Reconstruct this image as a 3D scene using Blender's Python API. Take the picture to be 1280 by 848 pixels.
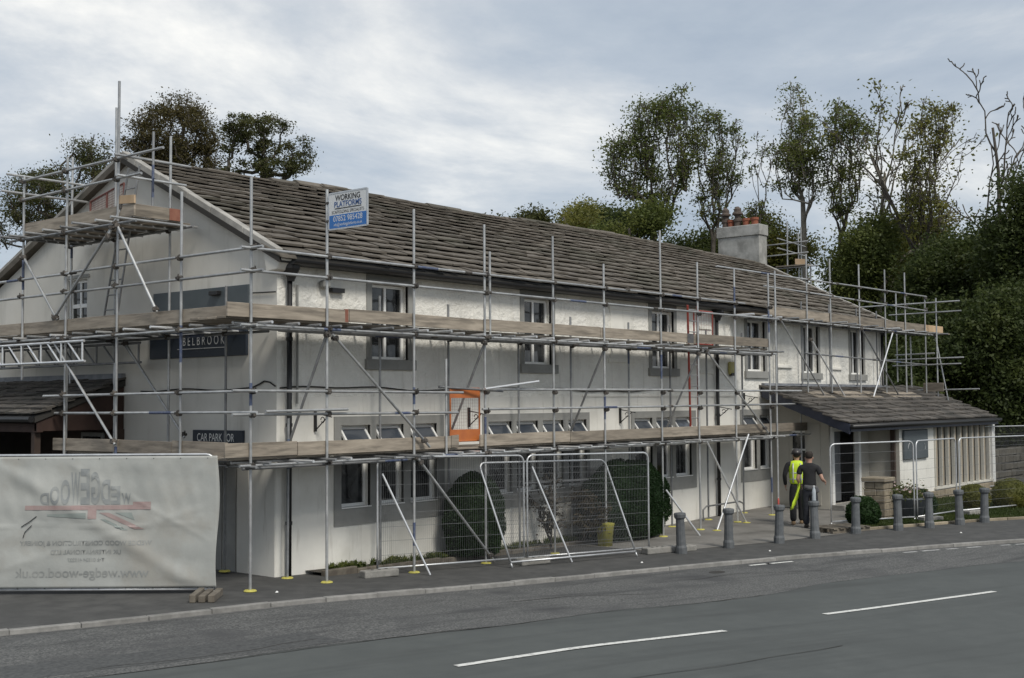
import bpy, bmesh, math, random
import numpy as np
from mathutils import Vector, Matrix

for o in list(bpy.data.objects): bpy.data.objects.remove(o)
random.seed(7)
SC = bpy.context.scene
COL = SC.collection

# ------------------------------------------------------------------ camera
cam = bpy.data.cameras.new('camera')
cam.sensor_width = 36.0
cam.lens = 36.0 * 1531.0 / 1280.0
cam.clip_start = 0.1
cam.clip_end = 3000
camo = bpy.data.objects.new('camera', cam)
COL.objects.link(camo)
CR = Matrix(((0.638938, -0.035636, -0.768432), (-0.769232, -0.037908, -0.637845), (-0.0063995, 0.998646, -0.051633)))
camo.matrix_world = Matrix.Translation((-13.7644, -16.7438, 3.0)) @ CR.to_4x4()
SC.camera = camo

# ------------------------------------------------------------------ light
SUN_EL, SUN_AZ = math.radians(48), math.radians(200)      # azimuth clockwise from +Y
world = bpy.data.worlds.new('World')
SC.world = world
world.use_nodes = True
wn = world.node_tree
wn.nodes.clear()
def wnode(t, **k):
    n = wn.nodes.new(t)
    for a, b in k.items(): setattr(n, a, b)
    return n
sky = wnode('ShaderNodeTexSky', sky_type='NISHITA')
sky.sun_disc = False
sky.sun_elevation = SUN_EL
sky.sun_rotation = SUN_AZ
sky.altitude = 100
bg1 = wnode('ShaderNodeBackground'); bg1.inputs[1].default_value = 0.10
wn.links.new(sky.outputs[0], bg1.inputs[0])
tc = wnode('ShaderNodeTexCoord')
sep = wnode('ShaderNodeSeparateXYZ'); wn.links.new(tc.outputs['Generated'], sep.inputs[0])
def wmath(op, a, b):
    n = wnode('ShaderNodeMath', operation=op)
    for i, v in enumerate((a, b)):
        if hasattr(v, 'links'): wn.links.new(v, n.inputs[i])
        else: n.inputs[i].default_value = v
    return n.outputs[0]
zz = wmath('ADD', wmath('MAXIMUM', sep.outputs[2], 0.0), 0.16)
cmb = wnode('ShaderNodeCombineXYZ')
wn.links.new(wmath('DIVIDE', sep.outputs[0], zz), cmb.inputs[0])
wn.links.new(wmath('DIVIDE', sep.outputs[1], zz), cmb.inputs[1])
mp = wnode('ShaderNodeMapping'); mp.inputs['Location'].default_value = (1.62, 5.06, 0.0)
mp.inputs['Rotation'].default_value = (0, 0, math.radians(-50)); mp.inputs['Scale'].default_value = (0.95, 1.1, 1)
wn.links.new(cmb.outputs[0], mp.inputs[0])
n1 = wnode('ShaderNodeTexNoise'); n1.inputs['Scale'].default_value = 0.85; n1.inputs['Detail'].default_value = 9; n1.inputs['Roughness'].default_value = 0.60; n1.inputs['Distortion'].default_value = 0.35
wn.links.new(mp.outputs[0], n1.inputs['Vector'])
rmp = wnode('ShaderNodeValToRGB')
e = rmp.color_ramp.elements
e[0].position = 0.36; e[0].color = (0.222, 0.258, 0.305, 1)
e[1].position = 0.71; e[1].color = (0.62, 0.605, 0.565, 1)
m = rmp.color_ramp.elements.new(0.47); m.color = (0.275, 0.307, 0.345, 1)
m = rmp.color_ramp.elements.new(0.56); m.color = (0.365, 0.383, 0.400, 1)
wn.links.new(n1.outputs[0], rmp.inputs[0])
bg2 = wnode('ShaderNodeBackground'); bg2.inputs[1].default_value = 1.0
wn.links.new(rmp.outputs[0], bg2.inputs[0])
mx = wnode('ShaderNodeMixShader'); mx.inputs[0].default_value = 0.92
wn.links.new(bg1.outputs[0], mx.inputs[1]); wn.links.new(bg2.outputs[0], mx.inputs[2])
wo = wnode('ShaderNodeOutputWorld'); wn.links.new(mx.outputs[0], wo.inputs[0])

sl = bpy.data.lights.new('sun', 'SUN')
sl.energy = 1.5; sl.angle = math.radians(16); sl.color = (1.0, 0.95, 0.86)
slo = bpy.data.objects.new('sun', sl); COL.objects.link(slo)
sd = Vector((math.sin(SUN_AZ) * math.cos(SUN_EL), math.cos(SUN_AZ) * math.cos(SUN_EL), math.sin(SUN_EL)))
slo.rotation_euler = sd.to_track_quat('Z', 'Y').to_euler()
slo.location = (0, -30, 40)
SC.view_settings.view_transform = 'Standard'
SC.view_settings.look = 'None'
SC.view_settings.exposure = 0.86
SC.view_settings.gamma = 1.0
SC.render.engine = 'CYCLES'

# ------------------------------------------------------------------ materials
MATS = {}
def mat(name, c1, c2=None, scale=4.0, rough=0.8, metal=0.0, bump=0.0, bscale=30.0, rnd=0.0, c3=None, s3=0.6, detail=6, stretch=None, spec=0.5, alpha=1.0, trans=0.0, contrast=(0.35, 0.65), streak=None, scol=None, srange=(0.55, 0.75), srot=0.0):
    m_ = bpy.data.materials.new(name); m_.use_nodes = True
    nt = m_.node_tree; b = nt.nodes['Principled BSDF']
    L = nt.links.new
    b.inputs['Roughness'].default_value = rough
    b.inputs['Metallic'].default_value = metal
    b.inputs['Specular IOR Level'].default_value = spec
    b.inputs['Alpha'].default_value = alpha
    b.inputs['Transmission Weight'].default_value = trans
    geo = nt.nodes.new('ShaderNodeNewGeometry')
    vec = geo.outputs['Position']
    if stretch:
        mpn = nt.nodes.new('ShaderNodeMapping'); mpn.inputs['Scale'].default_value = stretch
        L(vec, mpn.inputs[0]); vec = mpn.outputs[0]
    col = None
    def noise(sc, de):
        n = nt.nodes.new('ShaderNodeTexNoise'); n.inputs['Scale'].default_value = sc; n.inputs['Detail'].default_value = de
        n.inputs['Roughness'].default_value = 0.6
        L(vec, n.inputs['Vector']); return n.outputs[0]
    def mixc(f, a, bb):
        x = nt.nodes.new('ShaderNodeMix'); x.data_type = 'RGBA'
        L(f, x.inputs[0])
        for i, v in ((6, a), (7, bb)):
            if isinstance(v, tuple): x.inputs[i].default_value = (*v, 1)
            else: L(v, x.inputs[i])
        return x.outputs[2]
    def ramp(f, lo, hi):
        r = nt.nodes.new('ShaderNodeMapRange'); r.inputs[1].default_value = lo; r.inputs[2].default_value = hi
        L(f, r.inputs[0]); return r.outputs[0]
    if c2:
        col = mixc(ramp(noise(scale, detail), *contrast), c1, c2)
        if c3: col = mixc(ramp(noise(s3, 5), 0.5, 0.68), col, c3)
    if streak:
        ms = nt.nodes.new('ShaderNodeMapping'); ms.vector_type = 'TEXTURE'; ms.inputs['Rotation'].default_value = (0, 0, srot); ms.inputs['Scale'].default_value = streak
        L(geo.outputs['Position'], ms.inputs[0])
        ns = nt.nodes.new('ShaderNodeTexNoise'); ns.inputs['Scale'].default_value = 1.0; ns.inputs['Detail'].default_value = 7; ns.inputs['Roughness'].default_value = .62
        L(ms.outputs[0], ns.inputs['Vector'])
        rs_ = nt.nodes.new('ShaderNodeMapRange'); rs_.inputs[1].default_value = srange[0]; rs_.inputs[2].default_value = srange[1]; rs_.inputs[4].default_value = 0.75
        L(ns.outputs[0], rs_.inputs[0]); col = mixc(rs_.outputs[0], col, scol)
    if rnd > 0:
        oi = nt.nodes.new('ShaderNodeObjectInfo')
        hs = nt.nodes.new('ShaderNodeHueSaturation')
        hs.inputs['Value'].default_value = 1
        r = nt.nodes.new('ShaderNodeMapRange'); r.inputs[3].default_value = 1 - rnd; r.inputs[4].default_value = 1 + rnd
        L(oi.outputs['Random'], r.inputs[0]); L(r.outputs[0], hs.inputs['Value'])
        if col is not None: L(col, hs.inputs['Color'])
        else: hs.inputs['Color'].default_value = (*c1, 1)
        col = hs.outputs[0]
    if col is None: b.inputs['Base Color'].default_value = (*c1, 1)
    else: L(col, b.inputs['Base Color'])
    if bump > 0:
        bn = nt.nodes.new('ShaderNodeBump'); bn.inputs['Strength'].default_value = min(1, bump * 20); bn.inputs['Distance'].default_value = bump
        L(noise(bscale, 5), bn.inputs['Height']); L(bn.outputs[0], b.inputs['Normal'])
    MATS[name] = m_
    return m_

mat('asphalt', (0.068, 0.075, 0.073), (0.080, 0.087, 0.084), 2.5, 0.85, bump=0.004, bscale=160, c3=(0.062, 0.068, 0.066), s3=0.35, streak=(5.0, .45, 1), scol=(0.047, 0.051, 0.050), srange=(0.50, 0.72), srot=math.radians(-17))
mat('asphalt_worn', (0.042, 0.044, 0.045), (0.150, 0.150, 0.144), 34, 0.9, bump=0.012, bscale=70, c3=(0.058, 0.059, 0.06), s3=0.7, detail=3, streak=(2.5, .35, 1), scol=(0.038, 0.039, 0.04), srange=(0.50, 0.70), srot=math.radians(-14))
mat('pavement', (0.048, 0.048, 0.047), (0.078, 0.077, 0.074), 3.0, 0.9, bump=0.005, bscale=110, c3=(0.05, 0.05, 0.048), s3=0.5)
mat('forecourt', (0.15, 0.143, 0.13), (0.215, 0.205, 0.19), 1.8, 0.9, bump=0.004, bscale=80, c3=(0.10, 0.095, 0.085), s3=0.9)
mat('kerb', (0.18, 0.176, 0.166), (0.27, 0.262, 0.248), 6, 0.9, bump=0.004, bscale=60, rnd=0.12)
mat('white_line', (0.66, 0.66, 0.63), (0.22, 0.22, 0.215), 16, 0.7, contrast=(0.52, 0.72))
mat('worn_line', (0.45, 0.45, 0.44), (0.25, 0.25, 0.25), 12, 0.8)
mat('earth', (0.05, 0.045, 0.03), (0.07, 0.07, 0.04), 2, 0.95, bump=0.02, bscale=20)
mat('soil', (0.03, 0.026, 0.02), (0.055, 0.048, 0.036), 8, 0.95, bump=0.02, bscale=40)
mat('render_rough', (0.74, 0.725, 0.675), (0.81, 0.795, 0.74), 1.6, 0.85, bump=0.06, bscale=6.5, c3=(0.65, 0.635, 0.58), s3=0.45, streak=(.16, .16, 1.5), scol=(0.46, 0.435, 0.375), srange=(0.56, 0.80))
mat('render_smooth', (0.71, 0.695, 0.645), (0.79, 0.775, 0.72), 1.2, 0.85, bump=0.004, bscale=30, c3=(0.60, 0.585, 0.53), s3=0.5, streak=(.15, .15, 1.1), scol=(0.40, 0.375, 0.32), srange=(0.57, 0.80))
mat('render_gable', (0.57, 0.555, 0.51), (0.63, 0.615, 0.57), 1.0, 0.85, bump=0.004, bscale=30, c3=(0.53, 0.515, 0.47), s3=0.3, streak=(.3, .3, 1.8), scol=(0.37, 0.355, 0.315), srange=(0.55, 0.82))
mat('surround', (0.235, 0.235, 0.222), (0.29, 0.29, 0.275), 2.5, 0.8, bump=0.003, bscale=40)
mat('upvc', (0.78, 0.78, 0.76), rough=0.35)
mat('verge_stone', (0.25, 0.24, 0.22), (0.40, 0.385, 0.355), 3, 0.9, bump=0.008, bscale=20)
mat('slate', (0.088, 0.076, 0.062), (0.142, 0.125, 0.104), 3.2, 0.95, bump=0.014, bscale=22, rnd=0.18, c3=(0.078, 0.073, 0.056), s3=0.7)
mat('slate_dark', (0.060, 0.055, 0.050), (0.115, 0.103, 0.09), 2.6, 0.95, bump=0.012, bscale=22, rnd=0.25, c3=(0.045, 0.043, 0.038), s3=0.9)
mat('roof_deck', (0.035, 0.033, 0.03), rough=0.95)
mat('black_gutter', (0.012, 0.012, 0.013), rough=0.45)
mat('navy_paint', (0.018, 0.024, 0.045), (0.03, 0.036, 0.06), 5, 0.5)
mat('lead', (0.17, 0.18, 0.20), (0.25, 0.26, 0.28), 5, 0.7, bump=0.004, bscale=15)
mat('cement', (0.235, 0.235, 0.22), (0.40, 0.395, 0.375), 2.4, 0.95, bump=0.012, bscale=14, c3=(0.19, 0.188, 0.175), s3=1.4)
mat('pot_dark', (0.07, 0.055, 0.048), (0.11, 0.085, 0.07), 8, 0.9)
mat('terracotta', (0.26, 0.085, 0.045), (0.19, 0.06, 0.035), 8, 0.85)
mat('steel', (0.36, 0.365, 0.365), (0.52, 0.525, 0.52), 5, 0.42, metal=0.55, rnd=0.16, bump=0.002, bscale=60, c3=(0.33, 0.335, 0.34), s3=1.6)
mat('steel_old', (0.20, 0.205, 0.21), (0.31, 0.315, 0.32), 5, 0.5, metal=0.5, rnd=0.2, bump=0.002, bscale=60)
mat('alu', (0.66, 0.67, 0.68), (0.75, 0.755, 0.76), 5, 0.35, metal=0.6, rnd=0.08)
mat('galv', (0.50, 0.51, 0.52), (0.62, 0.63, 0.64), 7, 0.4, metal=0.6)
mat('galv_wire', (0.20, 0.205, 0.21), rough=0.5, metal=0.4)
mat('blue_paint', (0.045, 0.065, 0.14), (0.12, 0.14, 0.19), 14, 0.55)
mat('coupler', (0.05, 0.047, 0.045), (0.13, 0.115, 0.10), 9, 0.6, metal=0.4, rnd=0.3)
mat('plate_yellow', (0.55, 0.50, 0.10), (0.40, 0.36, 0.09), 12, 0.7)
mat('board', (0.21, 0.18, 0.145), (0.33, 0.285, 0.23), 1.6, 0.9, bump=0.004, bscale=25, rnd=0.28, c3=(0.15, 0.13, 0.105), s3=1.2, stretch=(1.0, 1.0, 9.0))
mat('board_red', (0.20, 0.075, 0.05), (0.27, 0.12, 0.08), 6, 0.85)
mat('board_new', (0.47, 0.33, 0.20), (0.55, 0.40, 0.26), 3, 0.85)
mat('red_steel', (0.33, 0.045, 0.028), (0.22, 0.04, 0.03), 10, 0.5)
mat('brown_mesh', (0.15, 0.055, 0.045), rough=0.6)
mat('orange', (0.48, 0.150, 0.04), (0.40, 0.12, 0.04), 5, 0.5)
mat('sign_white', (0.66, 0.67, 0.67), rough=0.4)
mat('sign_blue', (0.028, 0.15, 0.44), rough=0.4)
mat('sign_navy', (0.012, 0.018, 0.03), (0.018, 0.026, 0.04), 3, 0.45)
mat('sign_slate', (0.06, 0.075, 0.083), (0.075, 0.09, 0.10), 2, 0.5)
mat('ink_black', (0.012, 0.012, 0.014), rough=0.5)
mat('ink_blue', (0.04, 0.10, 0.27), rough=0.5)
mat('ink_white', (0.70, 0.70, 0.68), rough=0.5)
mat('ink_grey', (0.45, 0.46, 0.47), rough=0.5)
mat('banner', (0.33, 0.34, 0.325), (0.405, 0.412, 0.39), 1.6, 0.55, c3=(0.325, 0.315, 0.285), s3=1.0, bump=0.015, bscale=7)
mat('banner_grey', (0.225, 0.24, 0.245), (0.30, 0.312, 0.305), 6, 0.6)
mat('banner_red', (0.32, 0.23, 0.22), (0.35, 0.275, 0.26), 6, 0.6)
mat('banner_green', (0.255, 0.285, 0.27), rough=0.6)
mat('banner_text', (0.235, 0.245, 0.24), (0.31, 0.318, 0.305), 8, 0.6)
mat('concrete', (0.19, 0.185, 0.17), (0.28, 0.27, 0.25), 9, 0.95, bump=0.01, bscale=40)
mat('old_wood', (0.10, 0.085, 0.068), (0.17, 0.15, 0.12), 5, 0.95, bump=0.005, bscale=30, rnd=0.2)
mat('bollard', (0.085, 0.093, 0.10), (0.125, 0.132, 0.138), 9, 0.7, rnd=0.1, bump=0.003, bscale=30)
mat('stone', (0.21, 0.175, 0.125), (0.31, 0.265, 0.195), 5, 0.95, bump=0.012, bscale=25, rnd=0.2)
mat('stone_dark', (0.06, 0.055, 0.045), (0.10, 0.092, 0.075), 5, 0.95, bump=0.012, bscale=25, rnd=0.25)
mat('mortar', (0.16, 0.145, 0.12), rough=0.95)
mat('beige', (0.42, 0.40, 0.35), (0.48, 0.455, 0.40), 2, 0.85)
mat('fin', (0.28, 0.235, 0.175), (0.35, 0.30, 0.225), 3, 0.8, rnd=0.12, stretch=(1, 1, 0.2))
mat('fin_edge', (0.58, 0.56, 0.50), rough=0.7)
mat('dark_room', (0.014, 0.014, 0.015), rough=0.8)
mat('grey_door', (0.17, 0.18, 0.19), (0.2, 0.21, 0.22), 3, 0.55)
mat('timber_dark', (0.035, 0.022, 0.016), (0.055, 0.036, 0.027), 4, 0.8)
mat('timber_red', (0.030, 0.015, 0.011), (0.045, 0.024, 0.018), 4, 0.8)
mat('planter', (0.10, 0.115, 0.13), (0.13, 0.145, 0.16), 4, 0.6)
mat('alarm_yellow', (0.42, 0.38, 0.12), (0.35, 0.32, 0.12), 9, 0.5)
mat('cable', (0.02, 0.02, 0.02), rough=0.6)
mat('bark', (0.055, 0.047, 0.038), (0.10, 0.088, 0.072), 6, 0.95, bump=0.02, bscale=18)
mat('bark_pale', (0.15, 0.135, 0.112), (0.235, 0.215, 0.18), 4, 0.95, bump=0.02, bscale=12)
mat('skin', (0.44, 0.26, 0.19), rough=0.6)
mat('black_cloth', (0.012, 0.012, 0.014), (0.02, 0.02, 0.022), 12, 0.9, bump=0.006, bscale=18)
mat('dark_jean', (0.016, 0.018, 0.024), (0.03, 0.033, 0.042), 14, 0.9, bump=0.006, bscale=18)
mat('grey_cloth', (0.07, 0.07, 0.075), (0.11, 0.11, 0.115), 14, 0.9)
mat('hivis', (0.55, 0.72, 0.035), (0.48, 0.66, 0.03), 9, 0.7)
mat('reflective', (0.50, 0.52, 0.50), rough=0.4, metal=0.2)
mat('hair', (0.015, 0.011, 0.009), (0.03, 0.022, 0.016), 40, 0.8)
mat('helmet', (0.022, 0.02, 0.02), (0.04, 0.035, 0.035), 9, 0.4)
mat('shoe', (0.03, 0.026, 0.022), (0.06, 0.05, 0.04), 9, 0.8)
mat('boot_tan', (0.22, 0.15, 0.08), (0.3, 0.2, 0.12), 9, 0.8)
mat('plastic_clear', (0.55, 0.60, 0.64), rough=0.15, alpha=0.7)
mat('plastic_red', (0.5, 0.09, 0.07), rough=0.4)
mat('yellow_pot', (0.36, 0.33, 0.05), (0.28, 0.27, 0.05), 6, 0.6)
mat('white_scrap', (0.7, 0.7, 0.68), rough=0.7)
mat('flower', (0.55, 0.5, 0.45), (0.5, 0.3, 0.3), 30, 0.8)

def glass_mat(name, c1, c2):
    m_ = bpy.data.materials.new(name); m_.use_nodes = True
    nt = m_.node_tree; b = nt.nodes['Principled BSDF']; L = nt.links.new
    b.inputs['Roughness'].default_value = 0.05; b.inputs['Specular IOR Level'].default_value = 0.7
    g = nt.nodes.new('ShaderNodeNewGeometry')
    n = nt.nodes.new('ShaderNodeTexNoise'); n.inputs['Scale'].default_value = 1.3; L(g.outputs['Position'], n.inputs['Vector'])
    bn = nt.nodes.new('ShaderNodeBump'); bn.inputs['Strength'].default_value = 0.15; bn.inputs['Distance'].default_value = 0.08
    L(n.outputs[0], bn.inputs['Height']); L(bn.outputs[0], b.inputs['Normal'])
    n2 = nt.nodes.new('ShaderNodeTexNoise'); n2.inputs['Scale'].default_value = 2.2; n2.inputs['Detail'].default_value = 4; n2.inputs['Distortion'].default_value = .8; L(g.outputs['Position'], n2.inputs['Vector'])
    r = nt.nodes.new('ShaderNodeMapRange'); r.inputs[1].default_value = .45; r.inputs[2].default_value = .6; L(n2.outputs[0], r.inputs[0])
    x = nt.nodes.new('ShaderNodeMix'); x.data_type = 'RGBA'; x.inputs[6].default_value = (*c1, 1); x.inputs[7].default_value = (*c2, 1)  # paler noise patches paint reflections into the base colour
    L(r.outputs[0], x.inputs[0]); L(x.outputs[2], b.inputs['Base Color'])
    MATS[name] = m_
glass_mat('glass', (0.010, 0.011, 0.012), (0.045, 0.048, 0.05))
glass_mat('glass_sky', (0.05, 0.06, 0.075), (0.09, 0.10, 0.115))  # lighter bluish base colour paints reflected sky into the tilted vent panes

def leaf_mat(name, c1, c2, c3):
    m_ = bpy.data.materials.new(name); m_.use_nodes = True
    nt = m_.node_tree; b = nt.nodes['Principled BSDF']; L = nt.links.new
    b.inputs['Roughness'].default_value = 0.55
    b.inputs['Specular IOR Level'].default_value = 0.3
    g = nt.nodes.new('ShaderNodeNewGeometry')
    n = nt.nodes.new('ShaderNodeTexNoise'); n.inputs['Scale'].default_value = 0.55; n.inputs['Detail'].default_value = 8; n.inputs['Roughness'].default_value = 0.75
    L(g.outputs['Position'], n.inputs['Vector'])
    r = nt.nodes.new('ShaderNodeValToRGB'); e_ = r.color_ramp.elements
    e_[0].position = 0.33; e_[0].color = (*c1, 1); e_[1].position = 0.68; e_[1].color = (*c3, 1)
    q = r.color_ramp.elements.new(0.5); q.color = (*c2, 1)
    L(n.outputs[0], r.inputs[0]); L(r.outputs[0], b.inputs['Base Color'])
    tr = nt.nodes.new('ShaderNodeBsdfTranslucent'); L(r.outputs[0], tr.inputs[0])
    mxx = nt.nodes.new('ShaderNodeMixShader'); mxx.inputs[0].default_value = 0.48
    L(b.outputs[0], mxx.inputs[1]); L(tr.outputs[0], mxx.inputs[2])
    L(mxx.outputs[0], nt.nodes['Material Output'].inputs[0])
    MATS[name] = m_
leaf_mat('leaf_dark', (0.046, 0.054, 0.019), (0.080, 0.088, 0.030), (0.130, 0.125, 0.042))
leaf_mat('leaf_ash', (0.062, 0.085, 0.024), (0.115, 0.142, 0.038), (0.195, 0.205, 0.055))
leaf_mat('leaf_brown', (0.056, 0.050, 0.020), (0.088, 0.076, 0.028), (0.130, 0.105, 0.036))
leaf_mat('leaf_green', (0.065, 0.088, 0.025), (0.115, 0.140, 0.038), (0.190, 0.200, 0.052))
leaf_mat('leaf_olive', (0.085, 0.098, 0.026), (0.165, 0.170, 0.042), (0.270, 0.245, 0.062))
leaf_mat('leaf_deep', (0.030, 0.044, 0.014), (0.060, 0.082, 0.024), (0.120, 0.140, 0.040))
leaf_mat('leaf_yew', (0.011, 0.026, 0.009), (0.022, 0.050, 0.015), (0.044, 0.088, 0.026))
leaf_mat('leaf_grass', (0.035, 0.055, 0.014), (0.06, 0.085, 0.022), (0.10, 0.12, 0.035))
leaf_mat('leaf_dry', (0.045, 0.035, 0.022), (0.075, 0.06, 0.035), (0.10, 0.085, 0.045))

# ------------------------------------------------------------------ builders
W = {}
def link(name, mesh, parent=None, M=None, label=None, cat=None, group=None, kind=None):
    o = bpy.data.objects.new(name, mesh)
    COL.objects.link(o)
    M = M if M is not None else Matrix.Identity(4)
    if parent is not None:
        o.parent = parent
        o.matrix_parent_inverse = W[parent].inverted()
    o.matrix_basis = M
    W[o] = M.copy()
    if label: o['label'] = label
    if cat: o['category'] = cat
    if group: o['group'] = group
    if kind: o['kind'] = kind
    return o
def thing(name, loc, label, cat, group=None):
    o = link(name, None, None, Matrix.Translation(loc), label, cat, group)
    o.empty_display_size = 0.2
    return o
class MB:
    def __init__(s): s.v = []; s.f = []
    def add(s, vs, fs):
        n = len(s.v); s.v += [tuple(v) for v in vs]; s.f += [tuple(i + n for i in f) for f in fs]; return s
    def box(s, x0, x1, y0, y1, z0, z1, M=None):
        vs = [Vector((x, y, z)) for z in (z0, z1) for y in (y0, y1) for x in (x0, x1)]
        if M is not None: vs = [M @ v for v in vs]
        return s.add(vs, [(0, 2, 3, 1), (4, 5, 7, 6), (0, 1, 5, 4), (2, 6, 7, 3), (0, 4, 6, 2), (1, 3, 7, 5)])
    def tube(s, p0, p1, r, r2=None, n=8, cap=True):
        p0, p1 = Vector(p0), Vector(p1); r2 = r if r2 is None else r2
        d = (p1 - p0).normalized(); a = d.orthogonal().normalized(); b = d.cross(a)
        vs = []
        for p, q in ((p0, r), (p1, r2)):
            for i in range(n):
                t = 2 * math.pi * i / n; vs.append(p + (a * math.cos(t) + b * math.sin(t)) * q)
        fs = [(i, (i + 1) % n, n + (i + 1) % n, n + i) for i in range(n)]
        if cap: fs += [tuple(range(n - 1, -1, -1)), tuple(range(n, 2 * n))]
        return s.add(vs, fs)
    def path(s, pts, r, n=8, closed=False):
        pts = [Vector(p) for p in pts]; k = len(pts); base = len(s.v); a = None; vs = []
        for i, p in enumerate(pts):
            d = (pts[(i + 1) % k] - pts[i - 1]) if closed else (pts[min(i + 1, k - 1)] - pts[max(i - 1, 0)])
            d.normalize()
            a = d.orthogonal().normalized() if a is None else (a - d * a.dot(d)).normalized()
            b = d.cross(a); rr = r[i] if isinstance(r, (list, tuple)) else r
            for j in range(n):
                t = 2 * math.pi * j / n; vs.append(p + (a * math.cos(t) + b * math.sin(t)) * rr)
        fs = []
        for i in range(k if closed else k - 1):
            i2 = (i + 1) % k
            for j in range(n): fs.append((i * n + j, i * n + (j + 1) % n, i2 * n + (j + 1) % n, i2 * n + j))
        if not closed: fs += [tuple(range(n - 1, -1, -1)), tuple((k - 1) * n + j for j in range(n))]
        return s.add(vs, fs)
    def lathe(s, c, prof, n=16, sq=None):
        c = Vector(c); vs = []; fs = []
        for r, z in prof:
            for j in range(n):
                t = 2 * math.pi * (j + 0.5) / n; vs.append(c + Vector((r * math.cos(t), r * math.sin(t), z)))
        for i in range(len(prof) - 1):
            for j in range(n): fs.append((i * n + j, i * n + (j + 1) % n, (i + 1) * n + (j + 1) % n, (i + 1) * n + j))
        fs += [tuple(range(n - 1, -1, -1)), tuple((len(prof) - 1) * n + j for j in range(n))]
        return s.add(vs, fs)
    def prism(s, poly, d):
        n = len(poly); d = Vector(d); p = [Vector(q) for q in poly]
        return s.add(p + [q + d for q in p], [tuple(range(n)), tuple(range(2 * n - 1, n - 1, -1))] + [(i, n + i, n + (i + 1) % n, (i + 1) % n) for i in range(n)])
    def mesh(s, name, m_, smooth=False):
        me = bpy.data.meshes.new(name); me.from_pydata(s.v, [], s.f)
        bm = bmesh.new(); bm.from_mesh(me); bmesh.ops.recalc_face_normals(bm, faces=bm.faces); bm.to_mesh(me); bm.free()
        me.materials.append(MATS[m_] if isinstance(m_, str) else m_)
        if smooth:
            for p in me.polygons: p.use_smooth = True
        return me
    def build(s, name, m_, parent=None, smooth=False, **k): return link(name, s.mesh(name, m_, smooth), parent, **k)
def bevel(o, w=0.01, seg=1):
    b = o.modifiers.new('bevel', 'BEVEL'); b.width = w; b.segments = seg; b.limit_method = 'ANGLE'; return o
def box(name, m_, parent, x0, x1, y0, y1, z0, z1, M=None, bv=0, **k):
    o = MB().box(x0, x1, y0, y1, z0, z1, M).build(name, m_, parent, **k)
    if bv: bevel(o, bv)
    return o
def frame_on(o, u, v):     # matrix with local x=u, y=v, origin o
    u = Vector(u).normalized(); v = Vector(v).normalized(); w = u.cross(v)
    M = Matrix((u, v, w)).transposed().to_4x4(); M.translation = Vector(o); return M
def text_mesh(s, size, m_, align='CENTER', sx=1.0, bold=0.0, spacing=1.0):
    cu = bpy.data.curves.new('text', 'FONT'); cu.body = s; cu.size = size; cu.align_x = align; cu.align_y = 'CENTER'
    cu.offset = bold; cu.space_character = spacing; cu.fill_mode = 'FRONT'
    ob = bpy.data.objects.new('text', cu); COL.objects.link(ob)
    bpy.context.view_layer.update()
    me = bpy.data.meshes.new_from_object(ob.evaluated_get(bpy.context.evaluated_depsgraph_get()))
    bpy.data.objects.remove(ob)
    if sx != 1.0: me.transform(Matrix.Diagonal((sx, 1, 1, 1)))
    me.materials.clear(); me.materials.append(MATS[m_]); return me

def npmesh(name, V, F, m_, smooth=False):
    me = bpy.data.meshes.new(name)
    V = np.asarray(V, np.float32); F = np.asarray(F, np.int32); k = F.shape[1]
    me.vertices.add(len(V)); me.vertices.foreach_set('co', V.ravel())
    me.loops.add(F.size); me.loops.foreach_set('vertex_index', F.ravel())
    me.polygons.add(len(F)); me.polygons.foreach_set('loop_start', np.arange(0, F.size, k, dtype=np.int32))
    me.update(calc_edges=True)
    me.materials.append(MATS[m_])
    return me

# ------------------------------------------------------------------ ground
RD = .06
mat('channel', (0.10, 0.10, 0.098), (0.15, 0.148, 0.142), 8, 0.9)
GX = [-60, -1.6, 0, 2.2, 4.2, 7, 11, 13.8, 17, 120]; GZ = [.07, .07, .02, -.05, -.09, -.13, -.13, -.07, 0, 0]
def G(x): return float(np.interp(x, GX, GZ))
def kerb_y(x):
    f = lambda t: -2.735 - .2103 * t + .00398 * t * t - .001116 * t ** 3
    if x < -6: return f(-6) + (x + 6) * -.30
    if x > 14.5: return f(14.5) + (x - 14.5) * -.78
    return f(x)
def strip(name, xs, ya, yb, zf, m_, ny=6, **k):
    v = []; f = []
    for x in xs:
        a, b = ya(x), yb(x)
        for j in range(ny + 1):
            y = a + (b - a) * j / ny; v.append((x, y, zf(x, y)))
    for i in range(len(xs) - 1):
        for j in range(ny):
            q = i * (ny + 1) + j; f.append((q, q + ny + 1, q + ny + 2, q + 1))
    me = bpy.data.meshes.new(name); me.from_pydata(v, [], f); me.materials.append(MATS[m_])
    bm = bmesh.new(); bm.from_mesh(me)
    bmesh.ops.recalc_face_normals(bm, faces=bm.faces)
    bm.faces.ensure_lookup_table()
    if bm.faces[0].normal.z < 0: bmesh.ops.reverse_faces(bm, faces=bm.faces)
    bm.to_mesh(me); bm.free()
    return link(name, me, **k)
rng = lambda a, b, s: [a + i * (b - a) / max(1, round((b - a) / s)) for i in range(max(1, round((b - a) / s)) + 1)]
MB().add([(-1500, -1500, -.45), (1500, -1500, -.45), (1500, 1500, -.45), (-1500, 1500, -.45)], [(0, 1, 2, 3)]).build('ground', 'earth', kind='structure')
strip('road', rng(-45, 75, 1), lambda x: kerb_y(x) - 13.0, lambda x: kerb_y(x) - 0.14, lambda x, y: G(x) - RD, 'asphalt', 8, kind='structure')
strip('pavement', rng(-45, 75, 1), lambda x: kerb_y(x) + .0, lambda x: 14.0, lambda x, y: G(x), 'pavement', 10, kind='structure')
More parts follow.
